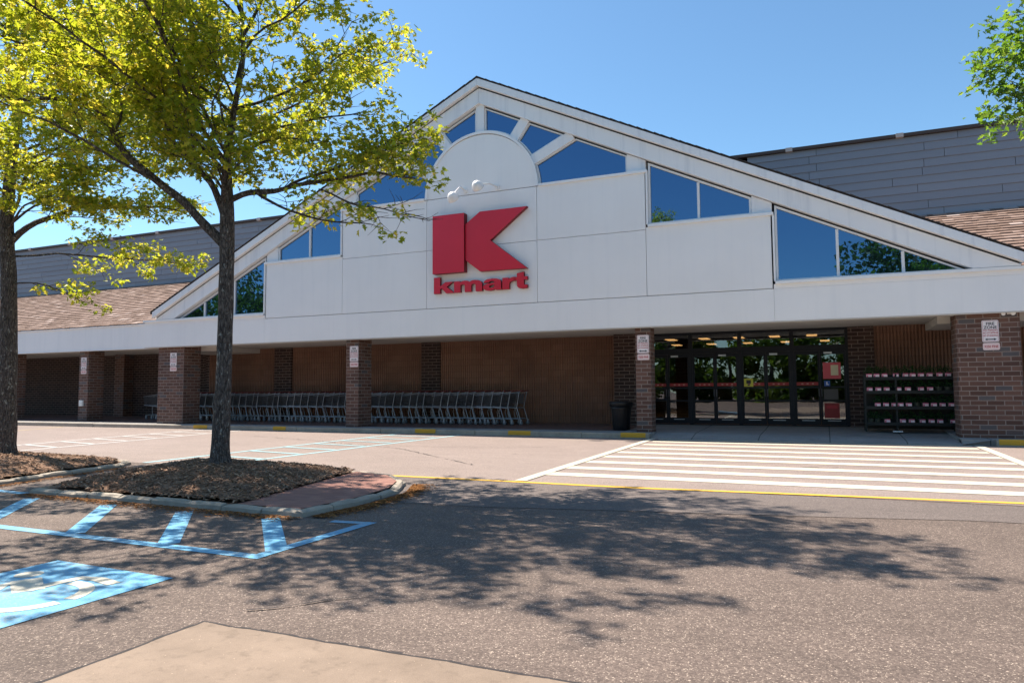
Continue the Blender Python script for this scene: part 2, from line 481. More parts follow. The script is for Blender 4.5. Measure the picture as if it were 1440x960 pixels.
# darker resurfaced strip just this side of the yellow line, its edge a little wavy
top = [(2.6 + i * 0.9, -8.95) for i in range(45)]
bot = [(2.6 + i * 0.9, -10.95 + min(1, max(0, (i * 0.9 - 2.5) / 5.0)) * 1.0 + 0.05 * pnoise(V((i * 0.7, 3, 1)))) for i in range(45)]
m = MB()
for i in range(44):
    m.add([(*bot[i], 0.004), (*bot[i + 1], 0.004), (*top[i + 1], 0.004), (*top[i], 0.004)], [(0, 1, 2, 3)])
struct(m.build('asphalt_strip', 'strip'))

# concrete pad by the camera
pe = [(5.63 + 0.010 * pnoise(V((0, i * .21, 0))) + 0.012 * pnoise(V((0, i * 1.7, 0))), -14.75 - i * 0.06) for i in range(140)]
pt = [(5.63 + i * 0.06, -14.76 + 0.010 * pnoise(V((i * .19, 0, 4))) + 0.012 * pnoise(V((i * 1.9, 0, 4)))) for i in range(140)]
m = MB()
poly = [*reversed(pt), *pe, (14.0, -23.1)]
m.sheet(poly, 0.006)
struct(m.build('concrete_pad', 'concrete'))
m = MB()
for L_, off in ((pe, (-0.02, 0)), (pt, (0, 0.018))):
    for i in range(len(L_) - 1):
        a = L_[i]; b = L_[i + 1]
        w = 0.8 + 1.2 * abs(pnoise(V((i * 0.6, off[0] * 100, 2))))
        m.add([(a[0], a[1], 0.007), (b[0], b[1], 0.007), (b[0] + off[0] * w, b[1] + off[1] * w, 0.007), (a[0] + off[0] * w, a[1] + off[1] * w, 0.007)], [(0, 1, 2, 3) if off[0] else (3, 2, 1, 0)])
def crack(mb, pts, w, seed):
    r = random.Random(seed)
    P = []
    for (a, b) in zip(pts, pts[1:]):
        n = max(2, int((V(b) - V(a)).length / 0.12))
        for i in range(n):
            t = i / n
            P.append((a[0] + (b[0] - a[0]) * t + r.uniform(-.03, .03), a[1] + (b[1] - a[1]) * t + r.uniform(-.03, .03)))
    for i in range(len(P) - 1):
        if r.random() < 0.12: continue
        ln(mb, P[i], P[i + 1], w * r.uniform(0.4, 1.3), 0.009)
crack(m, [(-5.5, -2.6), (-2.5, -3.6), (0.6, -4.9), (2.4, -6.4), (3.6, -7.4)], 0.022, 3)
crack(m, [(-0.3, -4.3), (1.8, -4.2), (3.6, -3.3)], 0.018, 4)
crack(m, [(8.9, -14.5), (9.6, -13.9), (10.5, -13.5), (12, -13.4)], 0.014, 5)
crack(m, [(5.7, -14.5), (5.9, -14.3), (6.3, -13.9)], 0.014, 7)
crack(m, [(8.3, -5.9), (8.9, -5.6)], 0.03, 8)
struct(m.build('pavement_cracks', 'crack'))

# painted markings
Z = 0.0085
m = MB()
for y, w in ((-0.60, .25), (-1.24, .30), (-2.16, .32), (-3.2, .34), (-4.2, .34), (-5.12, .35), (-6.12, .35), (-7.06, .35), (-7.94, .36)):
    m.add([(4.98, y - w / 2, Z), (11.32, y - w / 2, Z), (11.32, y + w / 2, Z), (4.98, y + w / 2, Z)], [(0, 1, 2, 3)])
ln(m, (4.92, -8.85), (4.80, -0.42), 0.16, Z + 0.004)
ln(m, (11.38, -8.85), (11.44, -0.42), 0.16, Z + 0.004)
struct(m.build('crosswalk', 'white_paint'))
m = MB()
yl = [(2.62, -8.95), (4.6, -8.94), (6.5, -8.97), (8.2, -8.84), (9.6, -8.76), (10.5, -8.7), (14, -8.66), (40, -8.66)]
for a, b in zip(yl, yl[1:]): ln(m, a, b, 0.115, Z)
struct(m.build('yellow_line', 'yellow_paint'))
Z = 0.004
m = MB()
ln(m, (-2.2, -13.42), (4.86, -13.50), 0.115, Z)
ln(m, (4.80, -13.45), (4.80, -12.05), 0.115, Z + .001)
ln(m, (4.80, -12.10), (4.42, -12.14), 0.10, Z + .0005)
for x in (0.28, 1.55, 2.66, 3.77):
    dx = 1.16
    ln(m, (x, -12.22), (min(x + dx, 4.80), -13.42 + max(0, x + dx - 4.80)), 0.165, Z - .001)
ln(m, (-2.4, -11.86), (-0.2, -12.0), 0.115, Z)
struct(m.build('blue_hatching', 'blue_paint'))
Z = 0.0085
m = MB()
ln(m, (-0.58, -8.85), (-0.36, -0.5), 0.11, Z); ln(m, (-2.05, -8.85), (-2.25, -0.5), 0.11, Z)
for k in range(7):
    y = -0.9 - k * 1.02 - 0.35
    ln(m, (-2.1, y), (-0.55, y - 0.28), 0.11, Z + .003)
struct(m.build('faded_blue_hatching', 'blue_old'))
m = MB()
ln(m, (-6.6, -8.85), (-7.95, -0.6), 0.12, Z); ln(m, (-8.15, -8.6), (-9.75, -0.6), 0.12, Z)
for k in range(8):
    y = -0.8 - k * 1.0; t = (y + 0.6) / -8.0
    ln(m, (-9.72 + t * 1.6, y), (-7.95 + t * 1.35, y - 0.3), 0.12, Z + .003)
struct(m.build('faded_white_hatching', 'old_white'))
m = MB(); ln(m, (-13.6, -6.0), (-16.2, -0.6), 0.11, Z); struct(m.build('faint_yellow_line', 'faint_yellow'))

Z = 0.004
# accessible parking emblem: blue square with a white wheelchair figure
m = MB(); m.sheet([(3.55, -15.33), (4.735, -15.33), (4.735, -14.17), (3.55, -14.13)], Z)
struct(m.build('accessible_parking_square', 'blue_paint'))
m = MB()
def S(sx, sy): return (4.15 - sy, -14.73 + sx)
def stroke(pts, w, z=Z + 0.0015):
    P = [V(S(*p)) for p in pts]
    L, R_ = [], []
    for i, p in enumerate(P):
        d = (P[min(i + 1, len(P) - 1)] - P[max(i - 1, 0)]).normalized(); q = V((-d.y, d.x)) * (w / 2)
        L.append(p + q); R_.append(p - q)
    for i in range(len(P) - 1):
        m.add([(R_[i].x, R_[i].y, z), (R_[i + 1].x, R_[i + 1].y, z), (L[i + 1].x, L[i + 1].y, z), (L[i].x, L[i].y, z)], [(0, 1, 2, 3)])
hc = [S(.26 + .085 * math.cos(a), .385 + .085 * math.sin(a)) for a in [-2 * math.pi * k / 20 for k in range(20)]]
m.sheet(list(reversed(hc)) if False else hc, Z + 0.0015)
stroke([(.17, .27), (.08, .12), (0.0, -.02)], .17)
stroke([(.17, .24), (.02, .26), (-.12, .16), (-.2, .06)], .075, Z + .0022)
stroke([(.0, 0.0), (.16, .0), (.33, -.03), (.35, -.17), (.31, -.36)], .085, Z + .003)
def arc(a0, a1, r=.29, c=(-.06, -.13), n=14):
    return [(c[0] + r * math.cos(math.radians(a0 + (a1 - a0) * k / n)), c[1] + r * math.sin(math.radians(a0 + (a1 - a0) * k / n))) for k in range(n + 1)]
stroke(arc(10, -82), .085, Z + .0022); stroke(arc(-96, -215), .085, Z + .0022)
struct(m.build('wheelchair_marking', 'white_paint'))

# ------------------------------------------------------------------ sidewalk under the arcade
def slope_slab(name, x0, x1, y0, y1, z0, z1, mat, step=None):
    m = MB()
    m.add([(x0, y0, -0.05), (x1, y0, -0.05), (x1, y1, -0.05), (x0, y1, -0.05), (x0, y0, z0), (x1, y0, z0), (x1, y1, z1), (x0, y1, z1)],
          [(0, 3, 2, 1), (4, 5, 6, 7), (0, 1, 5, 4), (1, 2, 6, 5), (2, 3, 7, 6), (3, 0, 4, 7)])
    return struct(m.build(name, mat))
slope_slab('sidewalk', -60, 4.72, -0.22, 0.42, 0.125, 0.135, 'sidewalk')
slope_slab('arcade_floor', -60, 3.9, 0.42, 4.2, 0.135, 0.21, 'floor_brick')
m = MB()  # sloping concrete apron at the entrance with its flared right side
m.add([(4.72, -0.30, 0.02), (11.2, -0.30, 0.02), (11.2, 0.15, 0.06), (11.2, 3.4, 0.205), (3.9, 3.4, 0.205), (3.9, 0.42, 0.135), (4.72, 0.42, 0.13)], [(0, 1, 2, 3, 4, 5, 6)])
m.add([(4.72, -0.30, -0.05), (11.2, -0.30, -0.05), (11.2, -0.30, 0.02), (4.72, -0.30, 0.02)], [(0, 1, 2, 3)])
m.add([(11.2, -0.30, 0.02), (11.75, -0.30, 0.125), (11.2, 0.15, 0.128), (11.2, 0.15, 0.06)], [(0, 1, 2, 3)])
struct(m.build('entrance_apron', 'sidewalk'))
slope_slab('right_sidewalk', 11.2, 60, -0.22, 3.4, 0.125, 0.2, 'sidewalk')
def kerb(name, x0, x1):
    m = MB()
    x = x0; k = 0
    while x < x1 - 0.01:
        e = min(x1, x + 3.0)
        m.box(x + 0.004, e - 0.004, -0.36 + 0.004 * (k % 2), -0.215, -0.05, 0.128 + 0.003 * (k % 3))
        x = e; k += 1
    return struct(m.build(name, 'kerb', None, 0.018))
kerb('kerb', -60, 4.70); kerb('kerb', 11.78, 60)
m = MB()
for x0, x1 in ((-10.2, -9.6), (-6.9, -6.4), (-1.85, -1.2), (0.98, 1.62), (4.0, 4.62), (11.82, 12.5)):
    n = 10
    for i in range(n):
        a = x0 + (x1 - x0) * i / n; b = x0 + (x1 - x0) * (i + 1) / n
        m.add([(a, -0.366, 0.03), (b, -0.366, 0.03), (b, -0.366, 0.12), (b, -0.355, 0.137), (b, -0.23, 0.138), (a, -0.23, 0.138), (a, -0.355, 0.137), (a, -0.366, 0.12)],
              [(0, 1, 2, 7), (7, 2, 3, 6), (6, 3, 4, 5)])
struct(m.build('kerb_paint', 'yellow_curb'))

# ------------------------------------------------------------------ the store
store = thing('store_building', 'wide brick and white store with a big white gable and fan windows', 'building', (0, 3, 0))
def part(mb, name, mats, bevel=0.0, label=None, parent=None):
    o = mb.build(name, mats, None, bevel)
    if parent is None: place(o, store)
    else:
        o.parent = parent
        o.matrix_parent_inverse = parent.matrix_world.inverted() if False else Matrix.Identity(4)
    if label: o['label'] = label
    return o
def sub(mb, name, mats, parent):
    """sub-part built in world coordinates; the part itself sits at the world origin after place()"""
    o = mb.build(name, mats)
    o.parent = parent
    return o

RA, RS = 9.95, 0.478                                    # rake line: z = RA - RS |x|
def rk(x, top): return top - RS * abs(x)
# white wall panels with real open joints
J = 0.0055
m = MB()
def pan(x0, x1, z0, z1): m.box(x0 + J, x1 - J, 0.0, 0.06, z0 + J, z1 - J)
fasc = [-13.0, -7.62, 7.62, 13.0]
for a, b in zip(fasc, fasc[1:]): m.box(a + (0 if a == -13.0 else J / 3), b - (0 if b == 13.0 else J / 3), 0.0, 0.06, 2.76, 3.51)
for a, b in ((-13.0, -7.62), (7.62, 13.0)): m.box(a, b, 0.0, 0.06, 3.512, 3.62)
for a, b in ((-4.64, -1.7), (-1.7, 1.7), (1.7, 4.64)):
    pan(a, b, 3.52, 5.19)
    pan(a, b, 5.19, 6.66)
for s in (-1, 1):
    a, b = sorted((s * 4.64, s * 7.60)); pan(a, b, 3.52, 5.26)
n = 40                                                   # half-round panel
arcp = [(1.69 * math.cos(math.pi * k / n), 6.672 + 1.66 * math.sin(math.pi * k / n)) for k in range(n + 1)]
m.prism_y(arcp, 0.0, 0.06)
part(m, 'wall', 'stucco', 0.004)
m = MB()                                                 # backing behind the joints
m.prism_y([(-7.55, 2.9), (7.55, 2.9), (7.55, 5.2), (4.6, 5.2), (4.6, 6.6), (1.66, 6.6), (1.66, 6.68), (-1.66, 6.68), (-1.66, 6.6), (-4.6, 6.6), (-4.6, 5.2), (-7.55, 5.2)], 0.012 + 0.05, 0.16)
part(m, 'wall_backing', 'groove')
m = MB()                                                 # sills, step trim and the half-round rim
def cap(x0, x1, z, d=0.05): m.box(x0, x1, -d, 0.20, z - 0.035, z + 0.03)
cap(-13.02, -7.66, 3.652, 0.06); cap(7.66, 13.02, 3.652, 0.06)
cap(-7.66, -4.70, 5.285); cap(4.70, 7.66, 5.285)
cap(-4.70, -1.77, 6.685); cap(1.77, 4.70, 6.685)
for s in (-1, 1):
    for x, z0, z1 in ((4.66, 5.32, 6.65), (7.63, 3.69, 5.25)):
        a, b = sorted((s * x, s * (x + 0.045))); m.box(a, b, -0.025, 0.14, z0, z1)
for k in range(n):
    t0, t1 = math.pi * k / n, math.pi * (k + 1) / n
    q = [(r * math.cos(t), 6.672 + r * math.sin(t)) for r, t in ((1.68, t0), (1.75, t0), (1.75, t1), (1.68, t1))]
    m.prism_y(q, -0.03, 0.16)
part(m, 'sill_trim', 'cap')

# windows: frame part with panes as sub-parts
def inset(poly, d):
    """inset a convex CCW polygon"""
    P = [V(p) for p in poly]; out = []
    nn = len(P)
    for i in range(nn):
        a, b, c = P[i - 1], P[i], P[(i + 1) % nn]
        d1 = (b - a).normalized(); d2 = (c - b).normalized()
        n1 = V((-d1.y, d1.x)); n2 = V((-d2.y, d2.x))
        k = d / max(0.15, 1 + n1.dot(n2))
        out.append(tuple(b + (n1 + n2) * k))
    return out
RP = random.Random(61)
def clipx(P, x0, sgn):
    out = []
    for i in range(len(P)):
        a, b = P[i], P[(i + 1) % len(P)]
        ia, ib = (a[0] - x0) * sgn >= 0, (b[0] - x0) * sgn >= 0
        if ia: out.append(a)
        if ia != ib:
            t = (x0 - a[0]) / (b[0] - a[0]); out.append((x0, a[1] + (b[1] - a[1]) * t))
    return out
def window(poly, muls=(), fw=0.05, yf=0.07):
    """poly (x,z) CCW; one opening with its frame ring and glass; vertical mullions at x in muls"""
    ins = inset(poly, fw)
    m = MB(); k = len(poly)
    for i in range(k):
        j = (i + 1) % k
        m.prism_y([poly[i], poly[j], ins[j], ins[i]], yf, 0.17)
    def zat(x):
        zs = []
        for i in range(k):
            (xa, za), (xb, zb) = ins[i], ins[(i + 1) % k]
            if abs(xb - xa) > 1e-6 and min(xa, xb) <= x <= max(xa, xb): zs.append(za + (zb - za) * (x - xa) / (xb - xa))
        return min(zs), max(zs)
    for x in muls:
        z0, z1 = zat(x); m.box(x - 0.03, x + 0.03, yf + 0.004, 0.168, z0 + .002, z1 - 0.014)
    fr = part(m, 'window', 'frame_white')
    out2 = inset(poly, fw * 0.6)
    cuts = [-99] + sorted(muls) + [99]
    for xa, xb in zip(cuts, cuts[1:]):
        P = clipx(clipx(out2, xa, 1), xb, -1)
        if len(P) < 3: continue
        tx, tz = RP.uniform(-.006, .006), RP.uniform(-.005, .005)
        cx = sum(p[0] for p in P) / len(P); cz = sum(p[1] for p in P) / len(P)
        g = MB(); g.prism_y(P, 0.122, 0.136)
        g.v = [(x, y + (x - cx) * tx + (z - cz) * tz, z) for x, y, z in g.v]
        sub(g, 'pane', 'mirror', fr)
    return fr
GT = 9.17                                                # glass top line
for s in (1, -1):
    def mir(p): return p if s == 1 else [(-x, z) for x, z in reversed(p)]
    window(mir([(7.68, 3.685), (11.47, 3.685), (7.68, GT - RS * 7.68)]), [s * 9.0, s * 10.3])
    window(mir([(4.71, 5.32), (7.17, 5.32), (7.17, GT - RS * 7.17), (4.71, GT - RS * 4.71)]), [s * 5.94])
    # fan lights
    def arcs(a0, a1, n=10): return [(1.76 * math.cos(math.radians(a0 + (a1 - a0) * i / n)), 6.672 + 1.76 * math.sin(math.radians(a0 + (a1 - a0) * i / n))) for i in range(n + 1)]
    def ray_to_rake(ax, az, ang):
        c, sn = math.cos(math.radians(ang)), math.sin(math.radians(ang))
        t = (GT - RS * ax - az) / (sn + RS * c)
        return (ax + c * t, az + sn * t)
    hw = 0.14
    # bottom light: from the sill to mullion at 25 deg
    c25, s25, c54, s54 = math.cos(math.radians(25)), math.sin(math.radians(25)), math.cos(math.radians(54.2)), math.sin(math.radians(54.2))
    def fan(a_lo, a_hi, end_pts):
        pts = end_pts
        return pts
    d = math.degrees(hw / 1.76)
    lo = arcs(25 - d, 1.0)
    tip = ray_to_rake(lo[0][0], lo[0][1], 25)
    window(mir([lo[-1], (4.17, 6.715), (4.17, GT - RS * 4.17), tip] + lo[:-1]), (), 0.035)
    lo = arcs(54.2 - d, 25 + d)
    p1 = ray_to_rake(lo[-1][0], lo[-1][1], 25); p2 = ray_to_rake(lo[0][0], lo[0][1], 54.2)
    window(mir([lo[-1], p1, p2] + lo[:-1]), (), 0.035)
    lo = arcs(math.degrees(math.acos(0.135 / 1.76)), 54.2 + d)
    p1 = ray_to_rake(lo[-1][0], lo[-1][1], 54.2)
    window(mir([lo[-1], p1, (0.135, GT - RS * 0.135)] + lo[:-1]), (), 0.035)
# posts and radial bars of the fan
m = MB(); m.box(-0.13, 0.13, 0.03, 0.17, 8.40, 9.24); part(m, 'fan_post', 'trim', 0.006)
for s in (1, -1):
    for ang in (25, 54.2):
        c, sn = math.cos(math.radians(ang)), math.sin(math.radians(ang))
        w = 0.136
        r0, = (1.73,)
        r1 = (9.24 - 6.672) / (sn + RS * c)
        q = [(r0 * c + w * sn, 6.672 + r0 * sn - w * c), (r1 * c + w * sn, 6.672 + r1 * sn - w * c), (r1 * c - w * sn, 6.672 + r1 * sn + w * c), (r0 * c - w * sn, 6.672 + r0 * sn + w * c)]
        if s < 0: q = [(-x, z) for x, z in reversed(q)]
        m = MB(); m.prism_y(q, 0.03, 0.17); part(m, 'fan_bar', 'trim', 0.006)
    for x0, x1, z0 in ((4.175, 4.655, 6.716), (7.175, 7.625, 5.316)):
        q = [(x0, z0), (x1, z0), (x1, 9.21 - RS * x1), (x0, 9.21 - RS * x0)]
        if s < 0: q = [(-x, z) for x, z in reversed(q)]
        m = MB(); m.prism_y(q, 0.045, 0.17); part(m, 'window_post', 'trim', 0.006)
m = MB(); m.prism_y([(-12.3, 3.0), (12.3, 3.0), (12.3, 3.9), (0, 9.6), (-12.3, 3.9)], 0.21, 0.35); part(m, 'gable_backing', 'gap')
# rake boards, gap and roof
def rake_band(t0, t1, y0, y1, x_end, name, mat, xe2=None):
    m = MB()
    for s in (1, -1):
        q = [(0.002 * s, t0), (x_end, t0 - RS * x_end), (x_end, t1 - RS * x_end), (0.002 * s, t1)]
        if s < 0: q = [(0.002 * s, t0), (0.002 * s, t1), (-x_end, t1 - RS * x_end), (-x_end, t0 - RS * x_end)]
        m.prism_y(q, y0, y1)
    return part(m, name, mat, 0.004)
m = MB()                                                 # inner board, cut level at the fascia
for s in (1, -1):
    t0, t1 = 9.225, 9.652
    xe, xf = (t0 - 3.69) / RS, 12.42
    q = [(0.002, t0), (xe, 3.69), (xf, 3.69), (xf, t1 - RS * xf), (0.002, t1)]
    if s < 0: q = [(-x, z) for x, z in reversed(q)]
    m.prism_y(q, -0.05, 0.19)
part(m, 'inner_rake_board', 'trim', 0.004)
rake_band(9.653, 9.697, -0.02, 0.3, 12.40, 'rake_gap', 'gap')
rake_band(9.698, 9.90, -0.17, 0.3, 12.46, 'rake_board', 'trim')
m = MB()
for s in (1, -1):
    q = [(0.0, 9.902), (12.58, 9.902 - RS * 12.58), (12.58, 9.935 - RS * 12.58), (0.0, 9.935)]
    if s < 0: q = [(-x, z) for x, z in reversed(q)]
    m.prism_y(q, -0.14, 16.0)
    r = random.Random(5 + s)                             # shingle butts along the rake edge
    x = 0.0
    while x < 12.5:
        w = r.uniform(0.16, 0.3); x2 = min(12.58, x + w)
        q = [(x, 9.936 - RS * x), (x2, 9.936 - RS * x2), (x2, 9.936 - RS * x2 + r.uniform(0.008, 0.014)), (x, 9.936 - RS * x + r.uniform(0.018, 0.03))]
        if s < 0: q = [(-a, z) for a, z in reversed(q)]
        m.prism_y(q, -0.19, 0.6)
        x = x2
part(m, 'gable_roof', 'roof_dark')
# soffit of arcade and fascia returns
m = MB()
m.box(-12.98, 12.98, 0.062, 3.0, 2.79, 2.88)
m.box(-12.99, 12.99, 0.0, 0.35, 2.735, 2.758)
part(m, 'soffit', 'soffit')
m = MB()
m.box(11.0, 13.0, 0.9, 3.0, 2.62, 2.786); part(m, 'soffit_beam', 'soffit')
m = MB(); m.box(-13.0, -10.6, 0.9, 3.0, 2.62, 2.786); part(m, 'soffit_beam', 'soffit')
# wings
for s, name in ((-1, 'left'), (1, 'right')):
    x0, x1 = sorted((s * 13.0, s * 44.0))
    m = MB(); m.box(x0, x1, 0.70, 0.80, 2.80, 3.63); m.box(x0, x1, 0.66, 0.82, 3.63, 3.68); m.box(x0, x1, 0.68, 0.86, 2.775, 2.80)
    part(m, 'wing_fascia', 'stucco')
    m = MB(); m.box(x0, x1, 0.80, 4.1, 2.81, 2.9); part(m, 'wing_soffit', 'soffit')
    # shake roof, laid course by course
    m = MB(); r = random.Random(17 + s)
    rows = 23; ya, yb, za, zb = 0.66, 6.0, 3.69, 6.2
    sl = (zb - za) / (yb - ya); L = math.hypot(yb - ya, zb - za); ux, uz = (yb - ya) / L, (zb - za) / L
    nx_, nz_ = -uz, ux
    for i in range(rows):
        d0 = i * L / rows - 0.02; d1 = d0 + L / rows * 1.5
        zc = za + uz * (d0 + .1)
        inner = (RA - zc) / RS - 0.35
        x = inner; lim = 34.0
        while x < lim:
            w = r.uniform(0.13, 0.36); x2 = min(lim, x + w - 0.008)
            th = r.uniform(0.03, 0.045); jd = r.uniform(-0.013, 0.013)
            pts = []
            for dd, hh in ((d0 + jd, 0.0), (d1, -0.012)):
                for h in (hh, hh + (th if dd < d1 else 0.006)):
                    pts.append((ya + ux * dd + nx_ * h, za + uz * dd + nz_ * h))
            (y_a, z_a), (y_b, z_b), (y_c, z_c), (y_d, z_d) = pts
            xa, xb = (x, x2) if s > 0 else (-x2, -x)
            vs = [(xa, y_a, z_a), (xb, y_a, z_a), (xb, y_b, z_b), (xa, y_b, z_b), (xa, y_c, z_c), (xb, y_c, z_c), (xb, y_d, z_d), (xa, y_d, z_d)]
            m.add(vs, [(0, 1, 2, 3), (3, 2, 6, 7), (0, 3, 7, 4), (1, 5, 6, 2)])
            x += w
    part(m, 'shake_roof', 'shake')
    m = MB()
    xi = 8.0; a, b = sorted((s * xi, s * 44.0))
    m.add([(a, ya, za - 0.05), (b, ya, za - 0.05), (b, yb, zb - 0.05), (a, yb, zb - 0.05)], [(0, 1, 2, 3)])
    part(m, 'roof_deck', 'roof_dark')
    # columns of the wing arcade
    if s < 0:
        for cx in (-17.25, -21.95, -26.7, -31.4):
            c = MB(); c.box(cx - 0.26, cx + 0.26, 0.85, 1.5, 0.12, 2.80)
            o = part(c, 'column', 'brick', 0.008)
            if cx == -17.25:
                q = MB(); q.box(-17.40, -17.20, 0.80, 0.852, 0.70, 0.92); q.box(-17.35, -17.25, 0.785, 0.80, 0.74, 0.88)
                sub(q, 'outlet_cover', 'white_plain', o)
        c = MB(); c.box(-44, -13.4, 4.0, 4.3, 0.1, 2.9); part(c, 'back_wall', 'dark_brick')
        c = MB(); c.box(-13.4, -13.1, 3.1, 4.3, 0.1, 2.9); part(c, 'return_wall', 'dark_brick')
        for cx in (-18.8, -29):
            c = MB(); c.box(cx - 0.28, cx + 0.28, 3.55, 4.0, 0.15, 2.81); part(c, 'pilaster', 'brick', 0.006)
    else:
        for cx in (17.25, 21.95, 26.7):
            c = MB(); c.box(cx - 0.26, cx + 0.26, 0.85, 1.5, 0.12, 2.80); part(c, 'column', 'brick', 0.008)
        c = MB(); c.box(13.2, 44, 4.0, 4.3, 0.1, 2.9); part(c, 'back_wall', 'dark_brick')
# columns of the main arcade
for x0, x1, dp in ((-12.47, -11.27, 0.72), (-4.58, -4.13, 0.68), (4.28, 4.67, 0.45), (11.24, 12.40, 0.72)):
    c = MB(); c.box(x0, x1, 0.15, 0.15 + dp, 0.08, 2.79)
    part(c, 'column', 'brick', 0.05 if x0 == 11.24 else 0.01)
# siding of the upper wall, board by board
for sx0, sx1 in ((-40.0, -6.6), (6.6, 44.0)):
    m = MB(); r = random.Random(29)
    z = 6.14
    while z < 8.5:
        h = 0.245
        x = sx0 - r.uniform(0, 3)
        while x < sx1:
            w = r.choice((3.0, 3.6, 2.4, 3.6)) * r.uniform(0.9, 1.1)
            a, b = max(x, sx0), min(sx1, x + w - 0.012)
            if b - a > 0.05:
                z1 = min(8.56, z + h + 0.01)
                m.add([(a, 5.955, z), (b, 5.955, z), (b, 5.982, z1), (a, 5.982, z1), (a, 6.0, z), (b, 6.0, z), (b, 6.0, z1), (a, 6.0, z1)],
                      [(0, 1, 2, 3), (0, 4, 5, 1), (0, 3, 7, 4), (1, 5, 6, 2)])
            x += w
        z += h
    part(m, 'siding', 'siding')
m = MB(); m.box(-40, 44, 6.0, 6.2, 5.9, 8.56); part(m, 'upper_wall', 'gap')
m = MB(); m.box(-40, 44, 6.0, 26, 8.45, 8.55); part(m, 'flat_roof', 'roof_dark')
m = MB(); m.box(-40.1, 44.1, 5.88, 6.3, 8.565, 8.66)
x = -38.0
while x < 44:
    if abs(x) > 3: m.box(x, x + 0.2, 5.868, 6.2, 8.555, 8.675, 1)
    x += 3.05
part(m, 'roof_edge', ['metal_roof', 'clip'])

# ribbed back wall of the arcade: vertical ribs are real
def ribs(x0, x1, y, z0, z1):
    m = MB(); P = 0.078; k = int(round((x1 - x0) / P)); P = (x1 - x0) / k
    prof = []
    for i in range(k):
        a = x0 + i * P
        prof += [(a, y), (a + P * 0.58, y), (a + P * 0.66, y + 0.028), (a + P * 0.92, y + 0.028)]
    prof.append((x1, y))
    for i in range(len(prof) - 1):
        (xa, ya), (xb, yb) = prof[i], prof[i + 1]
        m.add([(xa, ya, z0), (xb, yb, z0), (xb, yb, z1), (xa, ya, z1)], [(0, 1, 2, 3)])
    m.box(x0, x1, y + 0.05, y + 0.3, z0, z1)
    return m
for x0, x1 in ((-13.1, -9.85), (-9.06, -3.62), (-2.92, 3.05), (9.83, 13.2)):
    part(ribs(x0, x1, 3.0, 0.12, 2.88), 'ribbed_wall', 'rib')
for x0, x1 in ((-9.85, -9.06), (-3.62, -2.92), (9.22, 9.83)):
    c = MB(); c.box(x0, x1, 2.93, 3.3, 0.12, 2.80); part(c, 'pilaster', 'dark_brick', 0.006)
c = MB(); c.box(3.05, 3.84, 2.55, 3.3, 0.12, 2.80); part(c, 'pilaster', 'dark_brick', 0.006)

